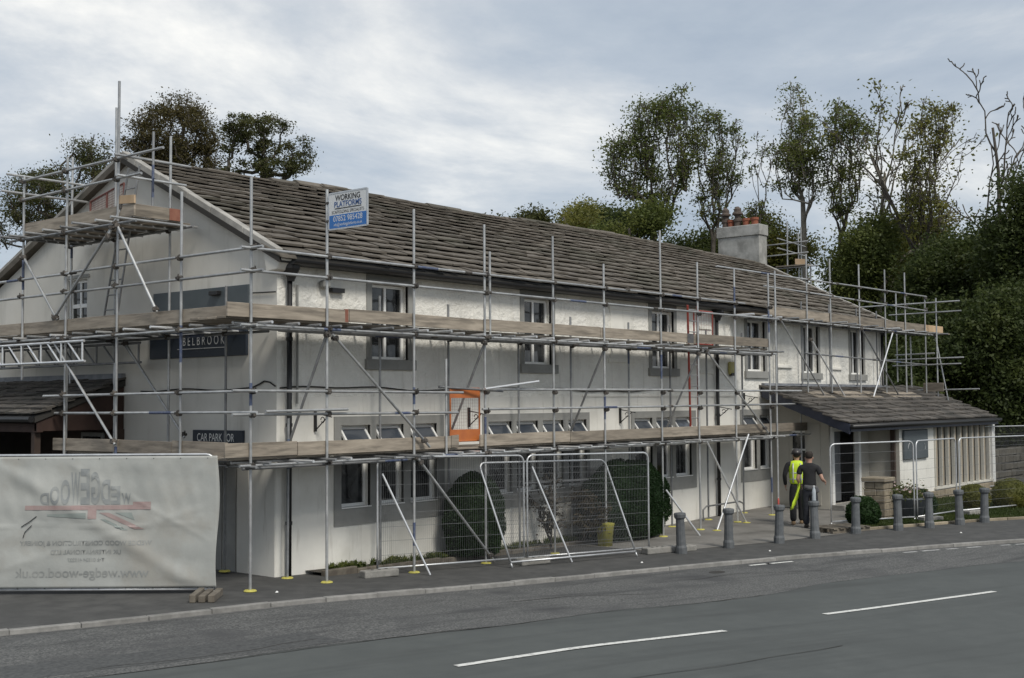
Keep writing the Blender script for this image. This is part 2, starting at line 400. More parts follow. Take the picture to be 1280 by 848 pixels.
strip('road_patch', rng(-16, 13.5, .5), lambda x: kerb_y(x) - 3.35 + (.5 if x > 5 else 0) * min(1, (x - 5) / 3 if x > 5 else 0) + .12 * math.sin(x * 1.3) , lambda x: kerb_y(x) - .2, lambda x, y: G(x) - RD + .003, 'asphalt_worn', 5, kind='structure')
strip('channel', rng(-45, 40, 1), lambda x: kerb_y(x) - .21, lambda x: kerb_y(x) - .11, lambda x, y: G(x) - RD + .006, 'channel', 1, kind='structure')
def repair(name, poly, m_, dz):
    MB().add([(x, y, G(x) - RD + dz) for x, y in poly], [tuple(range(len(poly)))]).build(name, m_, kind='structure')
mat('asphalt_dark', (0.045, 0.047, 0.048), (0.085, 0.087, 0.086), 18, 0.85, bump=0.008, bscale=80)
for x0, x1, a, b in ((-7.5, -3.1, 2.25, 3.1),):
    n_ = 6; lo = [(x0 + (x1 - x0) * i / n_, kerb_y(x0 + (x1 - x0) * i / n_) - b + random.uniform(-.06, .06)) for i in range(n_ + 1)]; hi = [(x0 + (x1 - x0) * i / n_, kerb_y(x0 + (x1 - x0) * i / n_) - a + random.uniform(-.06, .06)) for i in range(n_, -1, -1)]
    repair('road_repair', lo + hi, 'asphalt_dark', .0055)
def crack(pts, w):
    v = []; P_ = []
    for (xa, ya), (xb, yb) in zip(pts[:-1], pts[1:]):
        for i in range(6): P_.append((xa + (xb - xa) * i / 6 + random.uniform(-.03, .03), ya + (yb - ya) * i / 6 + random.uniform(-.03, .03)))
    for i, (x, y) in enumerate(P_): ww = w * random.uniform(.4, 1.2); v += [(x, y - ww, G(x) - RD + .0075), (x, y + ww, G(x) - RD + .0075)]
    MB().add(v, [(2 * i, 2 * i + 2, 2 * i + 3, 2 * i + 1) for i in range(len(P_) - 1)]).build('road_crack', 'roof_deck', kind='structure')
crack([(x, kerb_y(x) - 3.38 + .10 * math.sin(x * 1.3)) for x in (-9, -7, -5, -3, -1, 1, 3, 4.5)], .012)
crack([(-6, -4.1), (-4.6, -4.6), (-3.0, -4.8)], .011); crack([(.6, -4.5), (2.2, -4.9), (3.4, -5.9)], .011); crack([(5.0, -5.2), (6.4, -5.4), (8.0, -6.6)], .011); crack([(-4, -8.6), (-1.5, -9.6), (1.2, -10.1)], .009)
kerb = link('kerb', None, None, Matrix.Translation((0, kerb_y(0), 0)), kind='structure')
kx = -9.0
while kx < 24:
    s_ = (kerb_y(kx + .1) - kerb_y(kx)) / .1
    ln = .91; dx = ln / math.hypot(1, s_)
    a = Vector((kx, kerb_y(kx), G(kx))); b = Vector((kx + dx, kerb_y(kx + dx), G(kx + dx)))
    Mk = frame_on(a, b - a, Vector((0, 0, 1)).cross(b - a))
    jz = random.uniform(-.006, .008); jy = random.uniform(-.008, .008)
    bevel(MB().box(.003, (b - a).length - .003, -.125 + jy, 0.0 + jy, -.2, .012 + jz, Mk).build('kerb_stone', 'kerb', kerb), .008, 1)
    kx += dx
strip('kerb_far', rng(-45, -9, 1), lambda x: kerb_y(x) - .15, lambda x: kerb_y(x) + .002, lambda x, y: G(x) + .010, 'kerb', 1, kind='structure')
strip('kerb_far', rng(kx, 60, 1), lambda x: kerb_y(x) - .2, lambda x: kerb_y(x) + .002, lambda x, y: G(x) + .010, 'kerb', 1, kind='structure')
strip('forecourt', rng(7.9, 17.6, .6), lambda x: -3.0 - .32 * (x - 7.9) + .25, lambda x: .3, lambda x, y: G(x) + .006, 'forecourt', 6, kind='structure')
# road markings: centre dashes 4 m long, 2 m gaps, and the worn edge line
def dash(p0, p1, w, m_, name='road_marking'):
    p0, p1 = Vector((*p0, 0)), Vector((*p1, 0)); d = (p1 - p0).normalized(); n = Vector((-d.y, d.x, 0)) * w / 2
    v = []; k = 8
    for i in range(k + 1):
        p = p0.lerp(p1, i / k)
        for q in (p - n, p + n): v.append((q.x, q.y, G(q.x) - RD + .0085))
    MB().add(v, [(2 * i, 2 * i + 2, 2 * i + 3, 2 * i + 1) for i in range(k)]).build(name, m_, kind='structure')
dash((-3.36, -7.25), (.73, -8.37), .11, 'white_line')
dash((3.05, -8.69), (7.11, -9.78), .11, 'white_line')
dash((9.3, -10.5), (13.2, -12.1), .11, 'white_line')
dash((-9.8, -5.5), (-5.75, -6.6), .11, 'white_line')
for t0, t1 in ((7.55, 8.05), (7.95, 8.6), (11.2, 11.5), (11.6, 12.0), (12.15, 12.4), (12.6, 12.9), (13.3, 13.5), (13.6, 13.9), (14.4, 14.6)):
    dash((t0, kerb_y(t0) - .42), (t1, kerb_y(t1) - .42), .10, 'worn_line' if t0 > 9 else 'white_line')
for x, y in ((6.3, -5.0), (4.2, -6.4)):
    v = [(x + .17 * math.cos(t) * 1.2, y + .14 * math.sin(t), G(x) - RD + .009) for t in [i * math.pi / 4 + .4 for i in range(8)]]
    if x > 6: MB().add(v, [tuple(range(8))]).build('drain_cover', 'roof_deck', label='small dark iron drain cover set in the worn asphalt by kerb', cat='drain cover')
for x, y, s_, lb in ((-1.3, -1.6, .03, 'white paper scrap on the pavement by the corner scaffold foot'), (6.2, -3.4, .03, 'white paper scrap on the pavement before the leaning fence'), (14.5, -6.6, .03, 'white paper scrap on the pavement beyond the bollards'), (9.4, -4.45, .03, 'white paper scrap on the pavement before the second bollard')):
    z0 = G(x) - (RD - .004 if y < kerb_y(x) else 0)
    MB().add([(x - s_, y, z0 + .004), (x + s_ * .3, y - s_, z0 + .006), (x + s_, y + s_ * .2, z0 + .02), (x, y + s_, z0 + .012), (x, y, z0 + .03)], [(0, 1, 4), (1, 2, 4), (2, 3, 4), (3, 0, 4), (0, 3, 2, 1)]).build('paper_scrap', 'white_scrap', label=lb, cat='litter', group='litter scraps on road and pavement')
# ------------------------------------------------------------------ the pub building
def wall_holes(u0, u1, z0, z1, holes, depth, conv, m_, name, parent, top=None):
    """wall sheet in (u,z) with rectangular holes and reveals going back by depth; conv(u,d,z)->xyz"""
    us = sorted({u0, u1, *[h[0] for h in holes], *[h[1] for h in holes]}); zs = sorted({z0, z1, *[h[2] for h in holes], *[h[3] for h in holes]})
    mb = MB()
    for i in range(len(us) - 1):
        for j in range(len(zs) - 1):
            uc, zc = (us[i] + us[i + 1]) / 2, (zs[j] + zs[j + 1]) / 2
            if any(h[0] < uc < h[1] and h[2] < zc < h[3] for h in holes): continue
            mb.add([conv(us[i], 0, zs[j]), conv(us[i + 1], 0, zs[j]), conv(us[i + 1], 0, zs[j + 1]), conv(us[i], 0, zs[j + 1])], [(0, 1, 2, 3)])
    for a, b, c, d in holes:
        q = [(a, c), (b, c), (b, d), (a, d)]
        for k in range(4):
            (p, r), (s, t) = q[k], q[(k + 1) % 4]
            mb.add([conv(p, 0, r), conv(s, 0, t), conv(s, depth, t), conv(p, depth, r)], [(0, 1, 2, 3)])
    me = bpy.data.meshes.new(name); me.from_pydata(mb.v, [], mb.f); me.materials.append(MATS[m_])
    bm = bmesh.new(); bm.from_mesh(me); bmesh.ops.remove_doubles(bm, verts=bm.verts, dist=.0005); bmesh.ops.recalc_face_normals(bm, faces=bm.faces); bm.to_mesh(me); bm.free()
    return link(name, me, parent)

pub = thing('roadside_pub', (13, 4.6, 0), 'long white rendered two storey pub with stone slate roof behind scaffolding', 'building')
XE = 26.0
front = lambda u, d, z: (u, d, z)
UPW = [(2.13, 3.36), (6.68, 7.9), (11.7, 12.98), (16.52, 17.8), (19.95, 21.2), (23.28, 24.5)]
GRP = [(1.32, 4.25, [(1.49, 2.22), (2.37, 3.10), (3.29, 4.03)]), (5.42, 9.17, [(5.6, 6.36), (6.52, 7.26), (7.43, 8.18), (8.36, 9.05)]),
       (10.88, 13.86, [(11.02, 11.8), (11.98, 12.71), (12.86, 13.63)]), (16.2, 18.1, [(16.36, 17.1), (17.28, 17.95)])]
holes = [(a + .13, b - .13, 3.83, 5.27) for a, b in UPW]
for a, b, ops in GRP: holes += [(p, q, 1.08, 2.60) for p, q in ops]
ZS = 3.12
wall_holes(-.0, XE, ZS, 5.62, [h for h in holes if h[2] > 3], .22, front, 'render_rough', 'upper_wall', pub)
wall_holes(-.0, XE, -.4, ZS, [h for h in holes if h[2] < 3], .22, front, 'render_smooth', 'lower_wall', pub)
MB().box(8.9, 15.9, -.03, .02, 3.12, 3.17).build('string_course', 'render_smooth', pub)
# gable wall (x = 0) with one window hole, and far gable
gab = lambda u, d, z: (d, u, z)
EZ, SLP, RY = 5.73, .49, 4.62
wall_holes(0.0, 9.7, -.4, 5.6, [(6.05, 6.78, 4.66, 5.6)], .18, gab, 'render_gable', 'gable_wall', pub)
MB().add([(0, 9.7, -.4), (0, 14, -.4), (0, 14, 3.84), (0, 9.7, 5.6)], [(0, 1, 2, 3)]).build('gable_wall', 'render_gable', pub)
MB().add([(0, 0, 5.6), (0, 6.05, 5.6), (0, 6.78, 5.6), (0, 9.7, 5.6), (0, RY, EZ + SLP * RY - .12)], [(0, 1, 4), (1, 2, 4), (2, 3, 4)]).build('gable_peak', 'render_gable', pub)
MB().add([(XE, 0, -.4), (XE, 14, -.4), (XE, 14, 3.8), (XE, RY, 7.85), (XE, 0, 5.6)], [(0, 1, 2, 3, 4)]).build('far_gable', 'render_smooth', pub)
MB().add([(0, 14, -.4), (XE, 14, -.4), (XE, 14, 3.8), (0, 14, 3.8)], [(0, 1, 2, 3)]).build('back_wall', 'render_smooth', pub)
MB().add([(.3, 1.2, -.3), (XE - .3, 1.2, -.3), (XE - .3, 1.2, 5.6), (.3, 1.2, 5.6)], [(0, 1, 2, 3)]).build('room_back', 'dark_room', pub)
# gable pier at the corner, painted white
bevel(MB().box(-.05, .10, -.035, .62, -.1, 2.3).build('corner_pier', 'render_smooth', pub), .02)
bevel(MB().box(-.03, .05, .72, 1.05, -.1, 1.9).build('gable_panel', 'render_gable', pub), .01)
for k, y0 in enumerate((1.1, 1.5)):
    box('gable_board', 'surround', pub, -.02, .03, y0, y0 + .36, 0.0, 2.05)
# window surrounds and windows, front
def casement(x0, x1, z0, z1, y, parent, opener=False, name='window'):
    w = link(name, None, parent, Matrix.Translation(((x0 + x1) / 2, y, z0)))
    f = MB(); t = .055
    f.box(x0, x1, y, y + .06, z0, z0 + t); f.box(x0, x1, y, y + .06, z1 - t, z1)
    f.box(x0, x0 + t, y, y + .06, z0 + t, z1 - t); f.box(x1 - t, x1, y, y + .06, z0 + t, z1 - t)
    if not opener:
        xm = (x0 + x1) / 2; f.box(xm - .03, xm + .03, y, y + .06, z0 + t, z1 - t)
        f.build('frame', 'upvc', w)
        for a, b in ((x0 + t, xm - .03), (xm + .03, x1 - t)):
            MB().box(a, b, y + .03, y + .038, z0 + t, z1 - t).build('pane', 'glass', w)
            MB().box(a, b, y + .022, y + .03, (z0 + z1) / 2 + .18, (z0 + z1) / 2 + .2).build('glazing_bar', 'upvc', w) if False else None
    else:
        zm = z1 - .42
        f.box(x0 + t, x1 - t, y, y + .06, zm - .03, zm + .03); f.build('frame', 'upvc', w)
        MB().box(x0 + t, x1 - t, y + .03, y + .038, z0 + t, zm - .03).build('pane', 'glass', w)
        Ms = Matrix.Translation((0, y - .005, z1 - t)) @ Matrix.Rotation(math.radians(-38), 4, 'X')
        s_ = MB(); h = -.38; r_ = .045
        s_.box(x0 + .04, x1 - .04, -.03, .01, h, h + r_, Ms); s_.box(x0 + .04, x1 - .04, -.03, .01, -r_, 0, Ms)
        s_.box(x0 + .04, x0 + .04 + r_, -.03, .01, h + r_, -r_, Ms); s_.box(x1 - .04 - r_, x1 - .04, -.03, .01, h + r_, -r_, Ms)
        s_.build('vent_sash', 'upvc', w)
        MB().box(x0 + .04 + r_, x1 - .04 - r_, -.015, -.008, h + r_, -r_, Ms).build('vent_pane', 'glass_sky', w)
    return w
for a, b in UPW:
    s_ = MB(); j = .13
    s_.box(a, a + j, -.022, .05, 3.83, 5.27); s_.box(b - j, b, -.022, .05, 3.83, 5.27)
    s_.box(a, b, -.022, .05, 5.27, 5.50)
    s_.build('window_surround', 'surround', pub)
    MB().box(a + .02, b - .02, -.052, .0, 5.30, 5.335).build('drip_mould', 'surround', pub)
    bevel(MB().box(a - .04, b + .05, -.075, .2, 3.63, 3.828).build('window_sill', 'surround', pub), .008)
    casement(a + .13, b - .13, 3.83, 5.26, .13, pub)
    # dim curtains inside
    if a < 14: MB().box(a + .2, a + .45, .28, .32, 3.9, 5.2).build('curtain', 'grey_cloth', pub)
for a, b, ops in GRP:
    s_ = MB(); zs0, zs1 = 1.08, 2.60
    s_.box(a, b, -.022, .05, .77, zs0); s_.box(a, b, -.022, .05, zs1, 2.76)
    edges = [a] + [v for p in ops for v in p] + [b]
    for i in range(0, len(edges), 2): s_.box(edges[i], edges[i + 1], -.022, .05, zs0, zs1)
    s_.build('window_surround', 'surround', pub)
    for p, q in ops:
        casement(p, q, zs0 + .02, zs1, .12, pub, True)
        box('window_sill', 'upvc', pub, p - .005, q + .005, -.045, .12, zs0, zs0 + .022)
# blind windows between
for a, b, z0, z1 in ((9.95, 11.0, 3.93, 5.2), (14.05, 14.75, 3.72, 4.9), (18.3, 19.3, 3.95, 5.2), (21.9, 22.7, 3.95, 5.2)):
    box('blind_sill', 'render_smooth', pub, a, b, -.06, .03, z0, z0 + .09, bv=.01)
    if a < 12: box('blind_panel', 'render_smooth', pub, a + .1, b - .1, -.016, .02, z0 + .09, z1)
    box('blind_lintel', 'render_smooth', pub, a + .05, b - .05, -.035, .02, z1, z1 + .07)
# gable window
gw = link('window', None, pub, Matrix.Translation((.1, 6.4, 4.66)))
f = MB(); f.box(.08, .14, 6.05, 6.78, 4.66, 4.72); f.box(.08, .14, 6.05, 6.78, 5.54, 5.6); f.box(.08, .14, 6.05, 6.11, 4.72, 5.54); f.box(.08, .14, 6.72, 6.78, 4.72, 5.54)
f.box(.08, .14, 6.385, 6.445, 4.72, 5.54); f.box(.07, .145, 6.11, 6.385, 5.02, 5.1); f.box(.07, .145, 6.445, 6.72, 5.02, 5.1); f.build('frame', 'upvc', gw)
for y0, y1 in ((6.11, 6.385), (6.445, 6.72)):
    for z0, z1 in ((4.72, 5.02), (5.1, 5.54)): MB().box(.105, .112, y0, y1, z0, z1).build('pane', 'glass', gw)
box('window_lintel', 'surround', pub, -.03, .04, 5.95, 6.9, 5.63, 5.70)

# roof ------------------------------------------------------------
ANG = math.atan(SLP)
X0R, X1R = -.16, 26.25
def sag(x, y):
    t = max(0, min(1, (y + .3) / 4.9))
    return t * (.10 * math.exp(-((x - 18.5) / 5.0) ** 2) + .055 * math.exp(-((x - 14) / 2.5) ** 2) + .05 * math.exp(-((x - 6.0) / 2) ** 2) - .05 * math.exp(-((x - 2.2) / 2) ** 2)) + .018 * math.sin(x * 1.7 + y) * (1 - .3 * t) - .03 * math.sin(math.pi * t) * (1 + .5 * math.sin(x * .55))
roof = link('roof', None, pub, Matrix.Translation((13, 4.6, 5.7)))
v = []; fcs = []; xs = rng(X0R, X1R, 1.0); ys = [-.25, 1, 2.2, 3.4, RY]
for x in xs:
    for y in ys: v.append((x, y, EZ + SLP * y + sag(x, y) - .05))
for x in xs:
    for y in ys: v.append((x, y, EZ + SLP * y + sag(x, y) - .16))
ny = len(ys); N = len(xs) * ny
for i in range(len(xs) - 1):
    for j in range(ny - 1):
        q = i * ny + j
        fcs += [(q, q + ny, q + ny + 1, q + 1), (N + q, N + q + 1, N + q + ny + 1, N + q + ny)]
    q = i * ny; fcs.append((q, N + q, N + q + ny, q + ny))
for i in (0, len(xs) - 1):
    for j in range(ny - 1): q = i * ny + j; fcs.append((q, q + 1, N + q + 1, N + q))
MB().add(v, fcs).build('roof_deck', 'roof_deck', roof)
MB().add([(X0R, RY, 7.94), (X1R, RY, 7.94), (X1R, 14.2, 3.9), (X0R, 14.2, 3.9), (X0R, RY, 7.8), (X1R, RY, 7.8), (X1R, 14.2, 3.76), (X0R, 14.2, 3.76)], [(0, 1, 2, 3), (7, 6, 5, 4), (0, 3, 7, 4), (1, 5, 6, 2), (3, 2, 6, 7)]).build('back_slope', 'slate', roof)

def slate_variants(mname, n=8, seed=3):
    r = random.Random(seed); out = []
    for k in range(n):
        # unit slate: x -.5...5, y 0 (lower edge) .. 1 (upper), z 0..1, uneven lower corners
        j = lambda a: r.uniform(-a, a)
        lo = [(-.5 + abs(j(.02)), j(.03)), (-.2 + j(.1), j(.025)), (.2 + j(.1), j(.025)), (.5 - abs(j(.02)), j(.03))]
        top = [(.5, 1), (.17, 1), (-.17, 1), (-.5, 1)]
        P_ = lo + top
        vs = [(x, y, 0) for x, y in P_] + [(x, y, 1 + j(.25)) for x, y in P_]
        fs = [tuple(range(7, -1, -1)), (8, 9, 14, 15), (9, 10, 13, 14), (10, 11, 12, 13)] + [(i, (i + 1) % 8, 8 + (i + 1) % 8, 8 + i) for i in range(8)]
        fs[0] = (7, 6, 5, 4, 3, 2, 1, 0)
        out.append(MB().add(vs, fs).mesh('slate', mname))
    return out
def lay_slates(parent, variants, mname, surf, s_len, courses, edges, wr, thick, cam_near, seed, limit=300, uvec=None, lift=.05, name='slate'):
    """surf(u,s)->(point, along, up) ; edges(s)->(u0,u1)"""
    r = random.Random(seed); items = []
    tot = sum(courses); s = 0.0
    for c in courses:
        ex = c / tot * s_len; u0, u1 = edges(s); u = u0 + r.uniform(-.3, 0)
        if u < u0: pass
        while u < u1:
            w = r.uniform(*wr); a, b = max(u, u0), min(u + w, u1)
            u += w
            if b - a < .12: continue
            uc = (a + b) / 2; p, al, up = surf(uc, s + r.uniform(-.008, .008))
            p2, _, _ = surf(uc, s + ex * 1.35)
            nrm = al.cross(up).normalized()
            lf = lift + r.uniform(-.006, .008)
            base = p + nrm * lf; updir = (p2 - nrm * .01 - base).normalized()
            al2 = (al + up * r.uniform(-.008, .008) + nrm * r.uniform(-.008, .008)).normalized()
            nn = al2.cross(updir).normalized(); al3 = updir.cross(nn)
            M = Matrix((al3, updir, nn)).transposed().to_4x4(); M.translation = base - nn * .01
            M = M @ Matrix.Diagonal((b - a - .012, ex * 1.4, thick * r.uniform(.75, 1.35), 1))
            items.append(((base - Vector(cam_near)).length, M, r.randrange(len(variants))))
        s += ex
    items.sort(key=lambda t: t[0])
    for d, M, k in items[:limit]: link(name, variants[k], parent, M)
    rest = items[limit:]
    if rest:
        mb = MB()
        for d, M, k in rest:
            me = variants[k]; mb.add([M @ q.co for q in me.vertices], [tuple(p.vertices) for p in me.polygons])
        me = bpy.data.meshes.new(name + '_field'); me.from_pydata(mb.v, [], mb.f); me.materials.append(MATS[mname])
        link(name + '_field', me, parent, kind='stuff')
CAMP = (-13.76, -16.74, 3.0)
def surf_main(u, s):
    y = -.28 + s * math.cos(ANG)
    return Vector((u, y, EZ + SLP * y + sag(u, y) - .03)), Vector((1, 0, 0)), Vector((0, math.cos(ANG), math.sin(ANG)))
SV = slate_variants('slate')
lay_slates(roof, SV, 'slate', surf_main, 4.92 / math.cos(ANG), [.47 - .012 * i for i in range(17)], lambda s: (.0, X1R), (.38, .9), .030, CAMP, 5, lift=.070)
# ridge stones
x = X0R; k = 0
while x < X1R:
    w = random.uniform(.55, .9); x1 = min(x + w, X1R); zc = EZ + SLP * RY + sag((x + x1) / 2, RY) + random.uniform(-.015, .02)
    MB().prism([(x, RY - .24, zc - .115), (x, RY - .02, zc + .035), (x, RY + .06, zc + .035), (x, RY + .28, zc - .11), (x, RY + .05, zc - .05)], (x1 - x - .012, random.uniform(-.01, .01), random.uniform(-.012, .012))).build('ridge_stone', 'slate', roof)
    x = x1
# verge coping stones on near and far gables
for gx, sgn in ((-.02, 1), (X1R - .06, -1)):
    k = 0; y = -.15
    while y < RY - .05:
        y1 = min(y + random.uniform(.7, .95), RY)
        z0, z1 = EZ + SLP * y, EZ + SLP * y1
        dz = random.uniform(-.008, .008)
        bevel(MB().prism([(gx - .13, y, z0 - .12 + dz), (gx - .13, y1 - .012, z1 - .12 + dz), (gx - .13, y1 - .012, z1 + .045 + dz), (gx - .13, y, z0 + .045 + dz)], (.16, 0, 0)).build('verge_stone', 'verge_stone', roof), .008)
        y = y1
y = 14.1
while y > RY + .05:
    y1 = max(y - .85, RY); bz = lambda q: EZ + SLP * RY - .422 * (q - RY) + .06; z0, z1 = bz(y), bz(y1)
    bevel(MB().prism([(-.15, y, z0 - .2), (-.15, y1 + .012, z1 - .2), (-.15, y1 + .012, z1 - .03), (-.15, y, z0 - .03)], (.16, 0, 0)).build('verge_stone', 'verge_stone', roof), .008)
    y = y1
bevel(MB().prism([(-.17, -.34, 5.5), (-.17, .25, 5.72), (-.17, .25, 5.82), (-.17, -.30, 5.58)], (.36, 0, 0)).build('kneeler_stone', 'slate', roof), .02)
bevel(MB().prism([(-.12, -.14, 5.32), (-.12, .16, 5.3), (-.12, .25, 5.68), (-.12, -.28, 5.52)], (.24, 0, 0)).build('kneeler_corbel', 'render_gable', roof), .02)
# gutter, pipes
g = MB(); n = 8; pts = []
prof = [(-.30 + .085 * math.cos(t), 5.50 + .085 * math.sin(t)) for t in [math.pi + math.pi * i / 8 for i in range(9)]]
prof += [(x_ + (.012 if x_ < -.3 else -.012), z_ + .002) for x_, z_ in reversed(prof)]
g.prism([(.1, a, b) for a, b in prof], (25.8, 0, 0)); g.build('gutter', 'black_gutter', pub)
box('soffit_board', 'black_gutter', pub, .05, XE - .02, -.21, -.002, 5.43, 5.59)
for px in (.2, 14.85, 25.7):
    d = link('drainpipe', None, pub, Matrix.Translation((px, -.1, 0)))
    MB().tube((px, -.10, G(px) - .05), (px, -.10, 5.2), .047, n=10).build('pipe', 'black_gutter', d, True)
    MB().lathe((px, -.14, 5.14), [(.06, 0), (.07, .04), (.16, .22), (.17, .34)], 8).build('hopper_head', 'black_gutter', d)
    for z in (.9, 2.6, 4.1): MB().lathe((px, -.10, z), [(.06, 0), (.062, .06)], 8).build('pipe_collar', 'black_gutter', d)
MB().tube((.42, -.05, 3.0), (.42, -.05, 5.1), .022, n=6).build('conduit', 'surround', pub)

# chimney
ch = link('chimney', None, pub, Matrix.Translation((26.2, 5.3, 7.5)))
CX0, CX1, CY0, CY1 = 25.72, 26.3, 4.42, 6.12
bevel(MB().box(CX0, CX1, CY0, CY1, 7.2, 8.98).build('chimney_stack', 'cement', ch), .02)
bevel(MB().box(CX0 - .04, CX1 + .04, CY0 - .04, CY1 + .04, 8.98, 9.38).build('chimney_cap', 'cement', ch), .02)
for y, kind in ((4.75, 0), (5.1, 1), (5.45, 0), (5.72, 1), (5.95, 0)):
    if y == 5.45: kind = 0
    c = (CX0 + .3, y, 9.34)
    if kind == 0 and y != 4.75:
        MB().lathe(c, [(.13, 0), (.13, .22), (.16, .25), (.16, .34), (.11, .36), (.12, .48), (.20, .5), (.2, .56), (.13, .6), (.14, .7), (.05, .8)], 12).build('chimney_pot', 'pot_dark', ch)
    else:
        MB().lathe(c, [(.13, 0), (.125, .22), (.15, .24), (.15, .33), (.11, .33), (.11, .2)], 12).build('chimney_pot', 'terracotta', ch)

# fittings on the walls
def bracket(x, z):
    t = link('basket_bracket', None, pub, Matrix.Translation((x, -.02, z)))
    m = MB(); m.box(x - .018, x + .018, -.05, -.0, z - .28, z + .12)
    m.tube((x, -.04, z + .05), (x, -.46, z - .02), .011, n=6); m.tube((x, -.04, z - .25), (x, -.36, z - .01), .011, n=6)
    m.path([(x, -.22 + .05 * math.cos(t_), z - .07 + .05 * math.sin(t_)) for t_ in [i * .7 for i in range(9)]], .009, 5)
    m.build('bracket_iron', 'black_gutter', t)
for x, z in ((.86, 2.78), (4.98, 2.78), (10.4, 2.76), (16.4, 3.1), (14.95, 2.8)): bracket(x, z)
box('junction_box', 'black_gutter', pub, 1.2, 1.5, -.10, 0, 5.02, 5.1)
bevel(box('wall_light', 'surround', pub, .95, 1.12, -.16, 0, 5.08, 5.22), .03)
cb = MB(); pts = []
for i in range(41):
    x = .05 + i * .32; pts.append((x, -.03, 3.27 + .03 * math.sin(x * 1.1) + .018 * math.sin(x * 3.3)))
cb.path(pts, .014, 6); cb.build('cable', 'cable', pub)
pts = [(-.03, y, 3.27 + .02 * math.sin(y * 3) + .12 * math.exp(-(y - .25) ** 2 * 20) - .0 * y) for y in [i * .15 for i in range(28)]]
MB().path(pts, .014, 6).build('cable', 'cable', pub)
MB().path([(-.03, y, 4.95 + .10 * y * .3) for y in (0, .6, 1.2, 1.8)], .012, 6).build('cable', 'cable', pub)
bevel(box('gable_lamp', 'black_gutter', pub, -.16, 0, 1.5, 1.75, 4.98, 5.06), .01)
ab = link('alarm_box', None, pub, Matrix.Translation((15.72, -.05, 3.85)), label='yellow and black alarm box fixed to white wall')
bevel(MB().box(15.56, 15.86, -.09, 0, 3.72, 4.06).build('case', 'alarm_yellow', ab), .03)
MB().box(15.62, 15.80, -.10, -.02, 3.68, 3.76).build('base', 'black_gutter', ab)
# signs on the gable
def on_gable(name, text, size, y, z, m_, parent, sx=1.0, spacing=1.0, bold=0):
    me = text_mesh(text, size, m_, sx=sx, spacing=spacing, bold=bold)
    return link(name, me, parent, frame_on((-.066, y, z), (0, -1, 0), (0, 0, 1)))
sg = thing('name_sign', (-.03, 2.25, 3.87), 'dark navy name board with thin white capitals and ruled lines on gable', 'sign')
bevel(MB().box(-.06, .0, .78, 3.72, 3.87, 4.40).build('panel', 'sign_navy', sg), .006)
on_gable('lettering', 'BELBROOK', .235, 2.02, 4.165, 'ink_grey', sg, sx=.78, spacing=1.55)
for z in (4.30, 4.025): box('rule_line', 'ink_grey', sg, -.066, -.058, 1.32, 2.82, z, z + .012)
sg = thing('blank_sign', (-.03, 2.2, 4.6), 'plain slate blue sign panel above the dark name board on gable', 'sign')
bevel(MB().box(-.06, .0, .72, 3.62, 4.5, 5.13).build('panel', 'sign_slate', sg), .006)
on_gable('white_curl', 'o', .26, 3.36, 4.62, 'ink_white', sg); on_gable('white_curl', 'n', .26, 1.2, 4.7, 'ink_white', sg)
sg = thing('car_park_sign', (-.03, 1.6, 2.3), 'small dark sign lettered CAR PARK FOR in white on gable', 'sign')
bevel(MB().box(-.06, .0, .87, 2.33, 2.24, 2.53).build('panel', 'sign_slate', sg), .006)
on_gable('lettering', 'CAR PARK FOR', .205, 1.64, 2.39, 'ink_white', sg, sx=.78)
for o in sg.children:
    if o.name.startswith('panel'): o.data.materials[0] = MATS['sign_navy']

# ------------------------------------------------------------------ entrance extension on the right
ext = thing('entrance_extension', (22, -1.5, 0), 'single storey entrance extension with dark slate lean-to roof and slatted front', 'building')
BL, FL, FR, BR = Vector((17.42, 0, 3.40)), Vector((16.72, -2.95, 2.37)), Vector((28.3, -2.95, 2.39)), Vector((29.1, 0, 3.44))
er = link('roof', None, ext, Matrix.Translation((22, -1.5, 3)))
dn = Vector((0, 0, -.14))
MB().add([BL, FL, FR, BR, BL + dn, FL + dn, FR + dn, BR + dn], [(0, 1, 2, 3), (7, 6, 5, 4), (0, 4, 5, 1), (1, 5, 6, 2), (2, 6, 7, 3), (3, 7, 4, 0)]).build('roof_deck', 'roof_deck', er)
def surf_ext(u, s):
    t = s / 3.16; a = FL.lerp(BL, t); b = FR.lerp(BR, t)
    p = a.lerp(b, u); return p + Vector((0, 0, .0)), Vector((1, 0, 0)), Vector((0, .93, .365)).normalized()
SD = slate_variants('slate_dark', 8, 9)
def surf_ext_x(x, s):
    t = s / 3.16; a = FL.lerp(BL, t); b = FR.lerp(BR, t); u = (x - a.x) / (b.x - a.x); return surf_ext(u, s)
def edges_ext(s):
    t = s / 3.16; return FL.lerp(BL, t).x - .05, FR.lerp(BR, t).x + .05
lay_slates(er, SD, 'slate_dark', surf_ext_x, 3.16, [1] * 9, edges_ext, (.5, 1.0), .04, CAMP, 11, lift=.05)
# navy barge board on left verge, gutter and fascia in front, lead flashing
d0 = Vector((-.06, 0, 0))
MB().prism([BL + Vector((-.05, -.05, .0)), FL + Vector((-.05, -.02, .0)), FL + Vector((-.05, -.02, -.26)), BL + Vector((-.05, -.05, -.30))], (.05, 0, 0)).build('barge_board', 'navy_paint', ext)
MB().box(FL.x, FR.x, -2.99, -2.95, 2.17, 2.33).build('fascia', 'navy_paint', ext)
MB().tube((FL.x - .05, -3.05, 2.30), (FR.x + .05, -3.05, 2.32), .062, n=10).build('gutter', 'black_gutter', ext, True)
MB().box(17.45, XE, -.10, -.003, 3.40, 3.50).build('flashing', 'lead', ext)
MB().box(17.45, XE, -.22, -.10, 3.42, 3.445).build('flashing', 'lead', ext)
